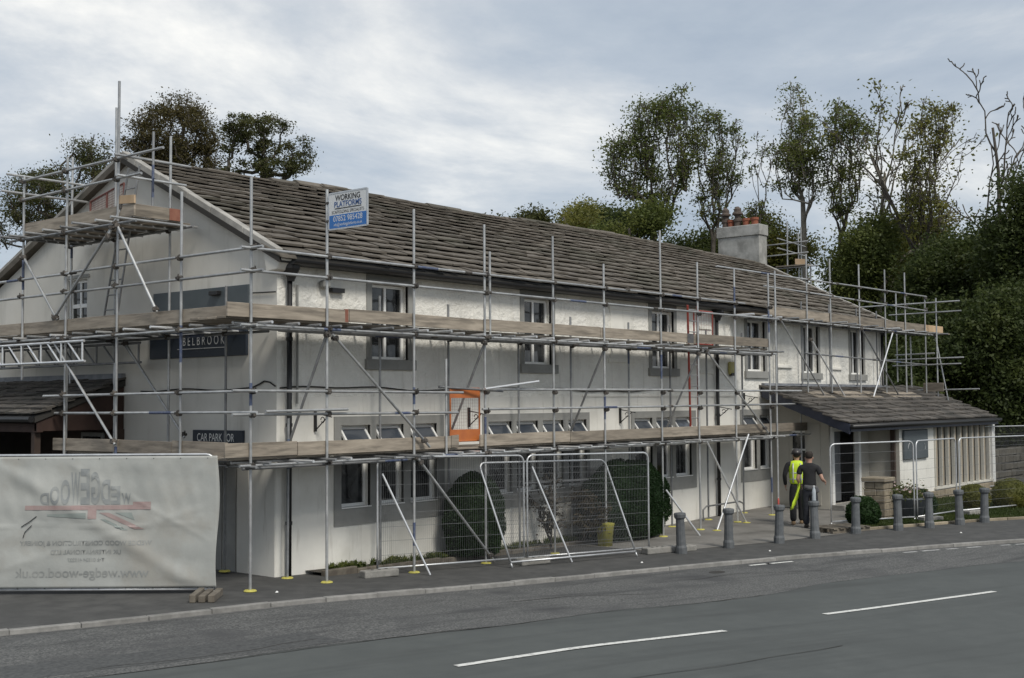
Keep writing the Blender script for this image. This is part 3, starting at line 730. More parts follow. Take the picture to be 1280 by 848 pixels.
# walls
WX = 17.9
MB().add([(WX, -.002, -.3), (WX, -1.8, -.3), (WX, -1.8, 2.68), (WX, -.002, 3.26)], [(0, 1, 2, 3)]).build('side_wall', 'beige', ext)
lw = link('side_window', None, ext, Matrix.Translation((WX, -.9, 1.2)))
box('pane', 'glass', lw, WX - .02, WX + .01, -1.08, -.72, 1.0, 2.1); 
for z in (.96, 1.6, 2.1): box('frame', 'upvc', lw, WX - .03, WX + .012, -1.1, -.7, z, z + .05)
box('side_panel', 'beige', ext, WX - .02, WX, -.6, -.2, .1, 2.35); box('side_panel', 'beige', ext, WX - .02, WX, -1.55, -1.18, .1, 2.35)
# door wall with opening
wall_holes(WX, 20.55, -.3, 2.6, [(18.1, 19.75, .12, 2.15)], .12, lambda u, d, z: (u, -1.8 + d, z), 'beige', 'door_wall', ext)
dr = link('doorway', None, ext, Matrix.Translation((18.9, -1.8, .12)))
f = MB(); f.box(17.98, 18.12, -1.86, -1.72, .12, 2.27); f.box(19.73, 19.87, -1.86, -1.72, .12, 2.27); f.box(18.12, 19.73, -1.86, -1.72, 2.13, 2.27); f.build('door_frame', 'upvc', dr)
box('open_leaf', 'grey_door', dr, 18.55, 19.6, -1.35, -1.30, .12, 2.1)
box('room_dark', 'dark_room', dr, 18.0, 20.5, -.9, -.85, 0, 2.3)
box('step', 'concrete', ext, 17.95, 20.2, -2.2, -1.8, -.1, .12, bv=.01)
# return wall and front wall
RX = 20.55
MB().add([(RX, -1.8, -.3), (RX, -2.72, -.3), (RX, -2.72, 2.36), (RX, -1.8, 2.68)], [(0, 1, 2, 3)]).build('return_wall', 'beige', ext)
wall_holes(RX, 28.45, -.3, 2.36, [(23.2, 28.2, .34, 2.16)], .18, lambda u, d, z: (u, -2.72 + d, z), 'render_smooth', 'front_wall', ext)
box('corner_post', 'timber_dark', ext, RX - .12, RX - .02, -2.62, -2.5, 0, 2.36)
MB().add([(28.45, -2.72, -.3), (28.45, 0, -.3), (28.45, 0, 3.2), (28.45, -2.72, 2.36)], [(0, 1, 2, 3)]).build('end_wall', 'render_smooth', ext)
pl = thing('notice_board', (21.5, -2.8, 1.2), 'square dark grey blank notice board on white extension wall', 'sign')
bevel(MB().box(20.75, 22.55, -2.80, -2.715, 1.26, 2.12).build('panel', 'sign_slate', pl), .02)
MB().path([(21.3 + .3 * math.cos(t), -2.803, 1.6 + .18 * math.sin(t)) for t in [2.2 + i * .15 for i in range(8)]], .008, 5).build('faded_mark', 'ink_grey', pl)
MB().path([(22.0 + .3 * math.cos(t), -2.803, 1.6 + .18 * math.sin(t)) for t in [-.4 + i * .15 for i in range(8)]], .008, 5).build('faded_mark', 'ink_grey', pl)
sc = link('slatted_front', None, ext, Matrix.Translation((25.7, -2.7, .34)))
box('dark_backing', 'dark_room', sc, 23.2, 28.2, -2.56, -2.55, .34, 2.16)  # matte near-black sheet paints the gaps between the fins dark
nf = 9
for i in range(nf + 1):
    xc = 23.3 + i * (4.8 / nf)
    box('fin', 'fin', sc, xc - .05, xc + .16 if i < nf else xc + .05, -2.73, -2.69, .36, 2.15)
    box('fin_edge', 'fin_edge', sc, xc - .085, xc - .052, -2.76, -2.66, .35, 2.155)
box('sill', 'fin_edge', sc, 23.15, 28.25, -2.80, -2.70, .28, .335); box('head', 'fin_edge', sc, 23.15, 28.25, -2.765, -2.68, 2.16, 2.22)
box('end_post', 'upvc', sc, 28.22, 28.5, -2.80, -2.70, .2, 2.3)
# stone plinth of single blocks under the front
pz = link('stone_plinth', None, ext, Matrix.Translation((24, -2.8, 0)))
for row in range(2):
    x = RX + (0 if row == 0 else -.0)
    while x < 28.4:
        w = min(random.uniform(.35, .6), 28.45 - x)
        bevel(MB().box(x + .008, x + w - .008, -2.80 + random.uniform(-.015, .01), -2.725, -.15 + row * .2, .04 + row * .2).build('stone', 'stone', pz), .012)
        x += w
# stone pier in front of the door
pr = thing('stone_pier', (16.1, -3.7, 0), 'square tan stone gate pier with flat cap beside the entrance', 'pier')
PX, PY, PW = 16.15, -3.95, .27
box('core', 'mortar', pr, PX - PW + .03, PX + PW - .03, PY - PW + .03, PY + PW - .03, -.2, .93)
for row in range(6):
    z0 = -.1 + row * .172
    for side in range(4):
        Mr = Matrix.Translation((PX, PY, 0)) @ Matrix.Rotation(side * math.pi / 2, 4, 'Z')
        cut = random.uniform(-.09, .09)
        for a, b in ((-PW, cut), (cut, PW)):
            bevel(MB().box(a + .006, b - .006, -PW + random.uniform(-.008, .01), -PW + .12, z0 + .006, z0 + .166, Mr).build('stone', 'stone', pr), .012)
bevel(MB().box(PX - PW - .06, PX + PW + .06, PY - PW - .05, PY + PW + .05, 0.935, 1.05).build('cap_stone', 'stone', pr), .02)

# ------------------------------------------------------------------ side lean-to on the left
lt = thing('side_canopy', (-1, 8, 0), 'dark timber lean-to canopy with slate roof against grey gable', 'canopy')
lr = link('roof', None, lt, Matrix.Translation((-1, 8, 3)))
LA, LB = 4.62, 13.9
MB().add([(0, LA, 3.5), (-1.9, LA, 2.8), (-1.9, LB, 2.8), (0, LB, 3.5), (0, LA, 3.38), (-1.9, LA, 2.68), (-1.9, LB, 2.68), (0, LB, 3.38)], [(0, 1, 2, 3), (7, 6, 5, 4), (0, 4, 5, 1), (1, 5, 6, 2), (2, 6, 7, 3), (3, 7, 4, 0)]).build('roof_deck', 'roof_deck', lr)
def surf_lt(u, s):
    t = s / 2.02; return Vector((-1.92 + 1.92 * t, -u, 2.8 + .7 * t + .02)), Vector((0, -1, 0)), Vector((.94, 0, .346)).normalized()
lay_slates(lr, SD, 'slate_dark', surf_lt, 2.02, [1] * 8, lambda s: (-LB, -LA + .05), (.3, .6), .03, CAMP, 12, lift=.035)
box('flashing', 'lead', lt, -.1, -.003, LA, LB, 3.5, 3.62)
MB().tube((-1.98, LA, 2.74), (-1.98, LB, 2.74), .06, n=8).build('gutter', 'black_gutter', lt)
box('eave_beam', 'timber_red', lt, -1.86, -1.74, LA, LB, 2.5, 2.66)
MB().prism([(-1.86, LA + .03, 2.52), (-.02, LA + .03, 2.52), (-.02, LA + .03, 3.36), (-1.86, LA + .03, 2.68)], (0, .06, 0)).build('gable_boarding', 'timber_red', lt)
box('side_board', 'timber_dark', lt, -.2, -.003, LA + .02, LA + .1, 1.95, 2.52)
for y in (LA + .1, 7.0, 9.4, 11.8): box('post', 'timber_dark', lt, -1.85, -1.73, y, y + .12, .07, 2.5)
box('glazed_screen', 'glass', lt, -1.6, -1.58, 7.2, 12, .1, 2.5)
box('inner_wall', 'timber_dark', lt, -.15, -.005, 4.9, 12, .07, 3.3)
f = link('inner_window', None, lt, Matrix.Translation((-.2, 6.0, 2)))
box('frame', 'surround', f, -.19, -.155, 5.1, 5.9, 1.7, 2.45); box('pane', 'glass', f, -.2, -.192, 5.18, 5.82, 1.78, 2.37)
# ------------------------------------------------------------------ scaffolding
UNIT = {}
def unit_cyl(m_, n=10):
    if m_ not in UNIT:
        me = MB().tube((0, 0, 0), (0, 0, 1), 1, n=n).mesh('tube', m_)
        for p in me.polygons: p.use_smooth = len(p.vertices) == 4
        UNIT[m_] = me
    return UNIT[m_]
TR = .0242
def rod(name, m_, p0, p1, parent, r=TR):
    p0, p1 = Vector(p0), Vector(p1); d = p1 - p0
    M = Matrix.Translation(p0) @ d.to_track_quat('Z', 'Y').to_matrix().to_4x4() @ Matrix.Diagonal((r, r, d.length, 1))
    return link(name, unit_cyl(m_), parent, M)
cm = MB(); cm.tube((0, 0, -.028), (0, 0, .028), .037, n=8); cm.tube((-.03, 0, 0), (.03, 0, 0), .037, n=8); cm.box(.02, .062, -.016, .016, -.016, .016); cm.tube((.03, .02, -.03), (.03, .02, .05), .009, n=5)
COUP = cm.mesh('coupler', 'coupler')
def coup(p, parent, rot=None):
    link('coupler', COUP, parent, Matrix.Translation(p) @ Matrix.Rotation(rot if rot is not None else random.uniform(0, 6.28), 4, 'Z') @ Matrix.Rotation(random.uniform(-.3, .3), 4, 'X') @ Matrix.Scale(1.3, 4))
SRND = random.Random(21)
def standard(x, y, z0, z1, parent, base=True, m_=None, name='standard', bands=True):
    lean = (SRND.uniform(-.015, .015), SRND.uniform(-.01, .01))
    o = rod(name, m_ or 'steel', (x, y, z0), (x + lean[0], y + lean[1], z1), parent)
    if base:
        MB().lathe((x, y, z0 - .005), [(.095, 0), (.105, .012), (.09, .03), (.03, .034)], 12).build('base_plate', 'plate_yellow', o)
    if bands:
        for _ in range(SRND.choice((0, 1, 1, 2))):
            zb = SRND.uniform(z0 + .3, z1 - .8); ln = SRND.uniform(.25, .75)
            f = lambda z: (x + lean[0] * (z - z0) / (z1 - z0), y + lean[1] * (z - z0) / (z1 - z0), z)
            rod('painted_band', 'blue_paint', f(zb), f(zb + ln), o, TR + .0012)
    return o
def ledger(p0, p1, parent, name='ledger', m_='steel', seg=6.0, jit=.012):
    p0, p1 = Vector(p0), Vector(p1); L = (p1 - p0).length; k = max(1, round(L / seg)); out = []
    for i in range(k):
        a, b = p0.lerp(p1, i / k), p0.lerp(p1, (i + 1) / k)
        j = Vector((SRND.uniform(-.006, .006), SRND.uniform(-.006, .006), SRND.uniform(-jit, jit)))
        a = a + j; b = b + j + Vector((0, 0, SRND.uniform(-jit, jit)))
        out.append(rod(name, m_, a, b, parent))
        if i: rod('joint_sleeve', 'coupler', a - (b - a).normalized() * .09, a + (b - a).normalized() * .09, out[-1], .031)
        if SRND.random() < .4:
            t = SRND.uniform(.1, .8); q = a.lerp(b, t); rod('painted_band', 'blue_paint', q, q + (b - a).normalized() * SRND.uniform(.3, .7), out[-1], TR + .0012)
    return out
def plank(parent, p0, p1, width_dir, w, t_dir, t, name='scaffold_board', m_='board'):
    p0, p1, wd, td = Vector(p0), Vector(p1), Vector(width_dir), Vector(t_dir)
    mb = MB().prism([p0, p0 + wd * w, p0 + wd * w + td * t, p0 + td * t], p1 - p0)
    return bevel(mb.build(name, m_, parent), .004)
def deck(parent, a0, a1, along, z, b0, b1, joints, name='scaffold_board'):
    """boards along x or y from a0..a1, laid side by side from b0..b1"""
    n = int((b1 - b0) / .232)
    for i in range(n):
        b = b0 + i * (b1 - b0) / n; cuts = [a0] + [j + SRND.uniform(-.25, .25) for j in joints] + [a1]
        for p, q in zip(cuts[:-1], cuts[1:]):
            dz = SRND.uniform(-.004, .006)
            if along == 'x': plank(parent, (p + .01, b, z + dz), (q - .01, b, z + dz), (0, 1, 0), .222, (0, 0, 1), .038, name)
            else: plank(parent, (b, p + .01, z + dz), (b, q - .01, z + dz), (1, 0, 0), .222, (0, 0, 1), .038, name)

# --- front run
sf = thing('front_scaffold', (7, -.75, 0), 'two lift tube scaffold with timber toe boards along the white front', 'scaffolding', None)
FO = [(-1.5, 6.61), (.09, 6.62), (2.17, 6.53), (4.14, 6.46), (6.3, 6.45), (8.12, 6.02), (10.4, 7.0), (12.05, 6.39), (13.85, 6.37), (15.7, 6.4)]
FI = [(.0, 2.75), (2.2, 5.0), (4.07, 4.95), (6.26, 4.62), (8.1, 4.9), (10.36, 4.88), (12.2, 4.9), (13.95, 4.85), (15.8, 4.85)]
for x, t in FO:
    s_ = standard(x, -1.2, G(x), t, sf)
    for z in (2.02, 2.83, 3.2, 4.25, 5.12, 5.48):
        if z > 5 and x > 14: pass
        coup((x, -1.235, z), s_, -1.57 if SRND.random() < .7 else 0)
for x, t in FI:
    s_ = standard(x, -.3, G(x), t, sf, m_='steel_old', bands=SRND.random() < .4)
    for z in (2.02, 4.25):
        if z < t: coup((x, -.335, z), s_)
for z in (2.02, 4.25): 
    ledger((-1.6, -1.12, z - .03), (15.95, -1.12, z - .02), sf, m_='steel_old', seg=5)
    ledger((-1.6, -.72, z - .01), (15.95, -.72, z - .01), sf, m_='steel_old', seg=5)
    ledger((-1.75, -1.25, z), (15.95, -1.25, z), sf, m_='steel')
    ledger((-.25, -.35, z), (15.95, -.35, z), sf, m_='steel_old')
ledger((-1.75, -1.25, 5.48), (14.3, -1.25, 5.5), sf, 'guard_rail', seg=6.4)
ledger((-1.75, -1.25, 5.12), (16.0, -1.25, 5.18), sf, 'guard_rail', seg=5.9)
for z in (2.83, 3.2):
    ledger((-1.9, -1.25, z), (3.45 if z > 3 else 3.3, -1.25, z - .02), sf, 'guard_rail')
    ledger((4.0, -1.25, z + .04), (17.4, -1.25, z + .06), sf, 'guard_rail', seg=6.7)
ledger((-1.3, -1.31, 2.87), (.45, -1.31, 2.89), sf, 'guard_rail')
rod('guard_rail', 'steel_old', (3.1, -.95, 3.3), (4.55, -1.3, 3.22), sf); rod('guard_rail', 'alu', (3.95, -1.36, 3.26), (5.6, -1.36, 3.42), sf)
rod('gate_post', 'steel', (3.03, -1.2, 2.0), (3.03, -1.2, 3.82), sf); rod('spare_tube', 'steel', (4.33, -1.17, 4.3), (4.33, -1.17, 5.95), sf)
for z in (2.07, 4.30):
    x = -1.3
    while x < 15.9:
        o0 = -1.36 - SRND.random() * .34
        rod('transom', SRND.choice(('steel', 'alu', 'steel_old')), (x, o0, z + SRND.uniform(-.008, .004)), (x + SRND.uniform(-.03, .03), -.06, z), sf)
        x += SRND.uniform(.4, .8)
deck(sf, -1.95, 15.75, 'x', 4.345, -1.11, -.18, [2.0, 5.9, 9.8, 13.0])
deck(sf, -1.9, 15.75, 'x', 2.115, -1.11, -.18, [2.0, 5.9, 9.8, 13.0])
def toes(parent, cuts, z, y, m_='board'):
    for p, q in zip(cuts[:-1], cuts[1:]):
        dz = SRND.uniform(-.012, .014)
        plank(parent, (p + .008, y, z + dz), (q - .008, y, z + dz + SRND.uniform(-.012, .012)), (0, 0, 1), .225, (0, 1, 0), .038, 'toe_board', m_)
toes(sf, [-1.95, .62, 2.2, 4.15, 8.02, 11.6], 4.385, -1.172); toes(sf, [11.6, 12.02, 15.75], 4.40, -1.172)
toes(sf, [-1.98, -.52, 3.2], 2.155, -1.172); toes(sf, [3.2, 3.42], 2.155, -1.172); toes(sf, [4.02, 6.9, 10.4, 14.0, 17.9], 2.16, -1.172)
plank(sf, (.52, -1.174, 4.39), (.6, -1.174, 4.39), (0, 0, 1), .226, (0, 1, 0), .042, 'board_end_band', 'board_red')
plank(sf, (11.62, -1.175, 4.405), (11.9, -1.175, 4.405), (0, 0, 1), .226, (0, 1, 0), .044, 'board_end_band', 'grey_cloth')
for x in (.09, 4.14, 8.12, 12.05): 
    b = rod('ledger_brace', 'steel_old', (x - .05, -1.26, 4.2), (x - .05, -.28, 2.3), sf); coup((x - .05, -1.25, 4.15), b)
for p, q in (((.14, -1.28, 4.16), (2.5, -1.28, 2.2)), ((12.2, -1.28, 4.3), (15.4, -1.28, 2.16)), ((2.2, -1.28, 1.99), (4.3, -1.27, -.05))):
    b = rod('face_brace', 'steel', p, q, sf); coup(Vector(p).lerp(Vector(q), .03), b); coup(Vector(p).lerp(Vector(q), .94), b)
for p, q in (((14.3, -1.3, 2.14), (12.1, -1.62, G(12.1))), ((12.25, -1.27, 2.05), (13.85, -1.45, G(13.8)))):
    b = rod('raker', 'alu', p, q, sf); MB().lathe((q[0], q[1], q[2]), [(.10, 0), (.11, .012), (.03, .03)], 12).build('base_plate', 'plate_yellow', b)
rod('raker', 'alu', (10.45, -1.25, .95), (11.1, -1.75, G(11)), sf)
rod('ledger', 'steel_old', (6.0, -.6, 1.32), (8.6, -.62, 1.27), sf)
# return leg where the front run meets the entrance
s_ = standard(16.05, -1.2, G(16), 6.5, sf); standard(17.75, -1.05, G(17), 2.7, sf, bands=False)
ledger((15.4, -1.25, 2.06), (17.9, -1.25, 2.06), sf)

# --- gable run
sgb = thing('gable_scaffold', (-.9, 2.5, 0), 'tube scaffold wrapped round the grey gable with high platform at the peak', 'scaffolding')
for y, t, z0 in ((.66, 6.59, .06), (2.58, 8.82, .06), (4.28, 7.67, .06), (5.85, 7.5, 3.5)):
    s_ = standard(-1.5, y, z0, t, sgb, base=z0 < 1)
    for z in (2.02, 2.85, 3.2, 4.25, 5.12, 5.46, 6.24, 7.03, 7.39):
        if z0 < z < t and (z < 6 or y > 2): coup((-1.535, y, z), s_, 3.14)
for y, t in ((1.03, 5.1), (2.75, 8.04), (4.55, 8.87), (6.15, 8.1)):
    s_ = standard(-.3, y, .06 if y < 4 else 3.4, t, sgb, base=y < 4, m_='steel' if y > 2 else 'steel_old')
    for z in (4.25, 6.24): 
        if z < t: coup((-.335, y, z), s_)
standard(-.98, 2.3, 6.3, 7.95, sgb, base=False, m_='steel_old'); standard(-1.42, 2.75, 1.0, 3.75, sgb, base=False, bands=False)
for z, a, b in ((5.46, -1.55, 9.5), (5.11, -1.55, 9.5), (3.2, -1.4, 4.95), (2.86, -1.4, 4.55)): ledger((-1.55, a, z), (-1.55, b, z - .02), sgb, 'guard_rail')
for z, b in ((4.25, 9.5), (2.02, 4.95)):
    ledger((-1.55, -1.4, z), (-1.55, b, z), sgb); ledger((-.35, -.2, z), (-.35, b if z > 4 else 4.5, z), sgb, m_='steel_old')
    y = -.9
    while y < (9.2 if z > 4 else 4.5):
        rod('transom', SRND.choice(('steel', 'alu', 'steel_old')), (-1.62 - SRND.random() * .3, y, z + .05), (-.05, y + SRND.uniform(-.03, .03), z + .05), sgb); y += SRND.uniform(.6, 1.1)
deck(sgb, -.15, 9.4, 'y', 4.345, -1.42, -.2, [2.6, 6.0]); deck(sgb, -.15, 4.5, 'y', 2.115, -1.42, -.2, [2.1])
def toes_y(parent, cuts, z, x, m_='board'):
    for p, q in zip(cuts[:-1], cuts[1:]):
        dz = SRND.uniform(-.012, .014)
        plank(parent, (x, p + .008, z + dz), (x, q - .008, z + dz + SRND.uniform(-.015, .015)), (0, 0, 1), .225, (1, 0, 0), .038, 'toe_board', m_)
toes_y(sgb, [-.62, 2.62, 6.0, 9.4], 4.385, -1.472); toes_y(sgb, [-.55, .95, 2.55, 4.75], 2.155, -1.472)
# peak platform
deck(sgb, 2.2, 6.05, 'y', 6.30, -1.44, -.2, [])
toes_y(sgb, [2.12, 5.95], 6.34, -1.472)
plank(sgb, (-1.42, 2.16, 6.34), (-.42, 2.16, 6.34), (0, 0, 1), .225, (0, 1, 0), .038, 'toe_board', 'board'); plank(sgb, (-.72, 2.155, 6.345), (-.44, 2.155, 6.345), (0, 0, 1), .22, (0, -1, 0), .006, 'board_end_band', 'board_red')
plank(sgb, (-1.49, 2.1, 6.56), (-1.49, 2.65, 6.60), (0, 0, 1), .15, (1, 0, 0), .035, 'toe_board', 'board_new')
for x in (-1.55, -.35): ledger((x, 1.95, 6.24), (x, 6.3, 6.24), sgb, m_='steel_old')
for y in (2.15, 2.7, 3.3, 3.9, 4.5, 5.1, 5.7, 6.0): rod('transom', SRND.choice(('steel', 'steel_old')), (-1.85 - SRND.random() * .15, y, 6.275), (-.12, y, 6.275), sgb)
ledger((-1.55, 1.15, 7.40), (-1.55, 5.95, 7.38), sgb, 'guard_rail'); ledger((-1.55, 1.78, 7.05), (-1.55, 5.95, 7.03), sgb, 'guard_rail')
for z, a, b in ((7.42, -1.75, -.15), (7.06, -1.7, -.25)): rod('guard_rail', 'steel', (a, 2.32, z), (b, 2.32, z), sgb)
for z, a in ((7.5, -1.85), (7.16, -1.95)): rod('guard_rail', 'steel', (a, 5.9, z), (-.05, 5.9, z), sgb)
for p, q in (((-1.58, 2.62, 6.2), (-1.58, 4.6, 4.6)), ((-1.58, 2.5, 6.22), (-1.58, 1.25, 4.58)), ((-1.58, 5.72, 5.9), (-1.58, 4.45, 4.6)), ((-1.6, 4.6, 4.25), (-1.6, 2.45, 2.3)), ((-.5, 3.9, 4.2), (-.4, 2.1, 2.4)), ((-1.45, 2.55, 6.55), (-1.62, 2.72, 6.0))):
    b = rod('face_brace', 'steel', p, q, sgb); coup(Vector(p).lerp(Vector(q), .02), b); coup(Vector(p).lerp(Vector(q), .97), b)
for kx in (-1.62, -.45):
    lb = link('lattice_beam', None, sgb, Matrix.Translation((kx, 6.5, 4.0)))
    mm = 'alu' if kx < -1 else 'steel_old'
    rod('chord', mm, (kx, 3.45, 4.17), (kx, 9.6, 4.17), lb); rod('chord', mm, (kx, 3.42, 3.8), (kx, 9.6, 3.8), lb)
    y = 3.5; 
    while y < 9.4:
        rod('lattice_post', mm, (kx, y, 3.8), (kx, y, 4.17), lb, .02); rod('lattice_diagonal', mm, (kx, y + .06, 3.8), (kx, y + .5, 4.17), lb, .02); y += .72
standard(-1.44, 4.35, .06, 3.72, sgb, base=False)

# --- entrance run standing on the extension roof
se = thing('entrance_scaffold', (22, -.75, 3.1), 'tube scaffold with timber deck standing on the dark entrance roof', 'scaffolding')
EY = -.75
def ext_z(x, y): return 3.42 + .393 * y + .07
for x, t in ((18.84, 7.23), (20.42, 7.23), (22.47, 7.23), (24.44, 7.23), (26.1, 7.26), (27.85, 6.56)):
    s_ = standard(x, EY, ext_z(x, EY) + .03, t, se, base=False, bands=False)
    for z in (5.26, 6.12, 6.5): coup((x, EY - .035, z), s_)
for x, t in ((18.13, 5.94), (19.69, 5.94), (21.59, 5.96), (23.57, 5.94), (25.14, 5.95)):
    standard(x, -.15, ext_z(x, -.15), t, se, base=False, m_='steel_old', bands=False)
ledger((13.66, EY - .05, 6.46), (27.9, EY - .05, 6.54), se, 'guard_rail'); ledger((16.2, EY - .05, 6.12), (27.9, EY - .05, 6.08), se, 'guard_rail')
ledger((14.6, EY - .05, 5.24), (28.4, EY - .05, 5.26), se); ledger((16.3, -.2, 5.24), (28.4, -.2, 5.26), se, m_='steel_old')
x = 15.3
while x < 29:
    rod('transom', SRND.choice(('steel', 'alu', 'steel_old')), (x, EY - .2 - SRND.random() * .4, 5.30), (x, -.05, 5.30), se); x += SRND.uniform(.6, 1.1)
deck(se, 15.6, 30.3, 'x', 5.33, -.72, .0, [19.4, 23.2, 27.1])
for p, q in ((16.6, 20.4), (20.4, 24.3), (24.3, 27.9)): plank(se, (p + .01, EY + .03, 5.37), (q - .01, EY + .03, 5.37), (0, 0, 1), .225, (0, 1, 0), .038, 'toe_board')
plank(se, (27.91, EY + .03, 5.37), (29.6, EY + .03, 5.37), (0, 0, 1), .225, (0, 1, 0), .038, 'toe_board', 'board_new')
for z, a, b in ((6.36, 1.85, -1.9), (6.02, .6, -1.95), (4.6, .4, -1.0), (4.22, .5, -1.9), (4.43, .85, -2.0), (3.35, .4, -2.5)): rod('guard_rail', 'steel', (28.0, a, z - .03), (28.0, b, z), se)
for y, t in ((.35, 6.75), (-1.07, 6.5), (-.15, 5.2)): standard(28.05, y, ext_z(28, y), t, se, base=False, bands=False)
ledger((18.6, EY - .05, 4.35), (28.2, EY - .05, 4.2), se, m_='steel_old', seg=4)
plank(se, (27.95, -1.3, 3.28), (27.95, -.6, 3.28), (0, 0, 1), .3, (1, 0, 0), .038, 'toe_board')
for p, q, m_ in (((17.1, -.8, 5.26), (19.4, -1.0, 0), 'steel'), ((18.9, -.85, 4.75), (20.7, -1.02, 0), 'alu'), ((24.8, -.85, 5.2), (22.7, -1.05, 0), 'alu'), ((22.4, -.85, 5.2), (24.95, -.95, 0), 'steel_old'), ((28.1, -1.0, 5.2), (28.1, -1.4, 0), 'steel')):
    q = (q[0], q[1], ext_z(q[0], q[1]) + .02); b = rod('raker', m_, p, q, se); coup(p, b)
for x0, x1 in ((18.7, 19.9), (20.5, 22.6), (22.2, 23.3), (24.2, 26.6)):
    a = Vector((x0, -1.12, ext_z(x0, -1.12) - .0)); plank(se, a, a + Vector((x1 - x0, 0, 0)), Vector((0, .93, .366)).normalized(), .225, Vector((0, -.366, .93)).normalized(), .04, 'sole_board')
    a = Vector((x0 + .1, -.85, ext_z(x0, -.85) - .0)); plank(se, a, a + Vector((x1 - x0, 0, 0)), Vector((0, .93, .366)).normalized(), .225, Vector((0, -.366, .93)).normalized(), .04, 'sole_board')

# --- chimney access frame behind the ridge
sc2 = thing('chimney_scaffold', (26.6, 4, 7.8), 'small guard rail frame of bare tubes beside the grey chimney', 'scaffolding')
for y, t in ((3.85, 9.5), (3.4, 9.05), (3.3, 9.25)): standard(26.75, y, 7.2, t, sc2, base=False, bands=False)
for z in (8.72, 8.32): rod('guard_rail', 'steel', (26.7, 4.75, z - .03), (26.7, 3.0, z), sc2)
for z in (8.85, 8.5): rod('guard_rail', 'steel', (26.2, 3.95, z), (28.4, 3.95, z - .1), sc2)
rod('guard_rail', 'alu', (25.55, 6.9, 8.2), (25.55, 5.9, 8.25), sc2)
plank(sc2, (26.55, 3.0, 7.85), (26.55, 3.45, 7.9), (0, 0, 1), .2, (1, 0, 0), .038, 'toe_board', 'board_new'); plank(sc2, (26.5, 3.0, 7.84), (26.5, 4.2, 7.84), (1, 0, 0), .5, (0, 0, 1), .04, 'scaffold_board')
rod('ledger', 'steel', (26.62, 2.6, 7.8), (26.62, 5.0, 7.8), sc2)
for y in (2.9, 4.3): rod('prop', 'steel_old', (26.66, y, 0), (26.66, y, 7.82), sc2)

# ------------------------------------------------------------------ ladders, gates, sign on the scaffold
def ladder(name, m_, a0, a1, b0, b1, n, label, r=.02, rm=None):
    t = thing(name, a0, label, 'ladder')
    rod('stile', m_, a0, a1, t, r); rod('stile', m_, b0, b1, t, r)
    for i in range(n):
        f = (i + .6) / n; rod('rung', rm or m_, Vector(a0).lerp(Vector(a1), f), Vector(b0).lerp(Vector(b1), f), t, .014)
    return t
ladder('ladder', 'red_steel', (12.72, -.55, 2.15), (12.0, -.95, 5.35), (13.1, -.55, 2.15), (12.45, -.95, 5.35), 12, 'red painted pole ladder rising from lower to upper boards', r=.027, rm='steel')
ladder('ladder', 'steel_old', (-.55, 4.62, 4.38), (-.62, 3.62, 7.5), (-.55, 4.16, 4.38), (-.62, 3.26, 7.5), 11, 'grey metal ladder up to the peak platform by the gable window')
def mesh_gate(name, u0, u1, z0, z1, y, m_, mesh_m, label, panels, rot=0.0, cell=.07):
    t = thing(name, ((u0 + u1) / 2, y, z0), label, 'gate')
    Mr = Matrix.Translation((u0, y, 0)) @ Matrix.Rotation(rot, 4, 'Z'); w = u1 - u0
    f = MB()
    for a, b in (((0, 0, z0), (0, 0, z1)), ((w, 0, z0), (w, 0, z1)), ((0, 0, z0), (w, 0, z0)), ((0, 0, z1), (w, 0, z1))): f.tube(Mr @ Vector(a), Mr @ Vector(b), .018, n=8)
    f.build('frame', m_, t)
    m = MB(); x = cell
    while x < w: m.tube(Mr @ Vector((x, 0, z0)), Mr @ Vector((x, 0, z1)), .0018, n=4); x += cell
    z = z0 + cell
    while z < z1: m.tube(Mr @ Vector((0, 0, z)), Mr @ Vector((w, 0, z)), .0018, n=4); z += cell
    m.build('wire_mesh', mesh_m, t)
    for a, b in panels: MB().box(.01, w - .01, -.008, .008, a, b, Mr).build('kick_panel', m_, t)
    return t
mesh_gate('safety_gate', 3.36, 4.14, 2.27, 3.27, -1.0, 'orange', 'brown_mesh', 'orange wire mesh scaffold gate at the lower lift', [(2.27, 2.49), (3.09, 3.26)], rot=-.06, cell=.06)
mesh_gate('safety_gate', 12.45, 13.35, 4.42, 5.25, -.85, 'red_steel', 'red_steel', 'small red mesh gate at the upper lift beside drainpipe', [], rot=0, cell=.12)
tg = thing('safety_gate', (-.25, 4.9, 6.5), 'brown red mesh panel propped on the gable peak platform', 'gate')
f = MB()
for a, b in (((-.22, 5.0, 6.72), (-.22, 5.0, 7.25)), ((-.22, 5.6, 6.66), (-.22, 5.6, 7.12)), ((-.22, 4.4, 6.78), (-.22, 4.4, 7.36)), ((-.22, 4.4, 6.78), (-.22, 5.6, 6.66)), ((-.22, 4.4, 7.36), (-.22, 5.6, 7.12)), ((-.22, 5.55, 6.34), (-.22, 5.55, 6.68)), ((-.22, 4.9, 6.34), (-.22, 4.9, 6.74))): f.tube(a, b, .02, n=6)
f.build('frame', 'brown_mesh', tg)
m = MB()
for i in range(1, 24): m.tube((-.22, 4.4 + i * .05, 6.78 - i * .005), (-.22, 4.4 + i * .05, 7.36 - i * .01), .0035, n=4)
for i in range(1, 11): m.tube((-.22, 4.4, 6.78 + i * .054), (-.22, 5.6, 6.66 + i * .043), .0035, n=4)
m.build('wire_mesh', 'brown_mesh', tg)

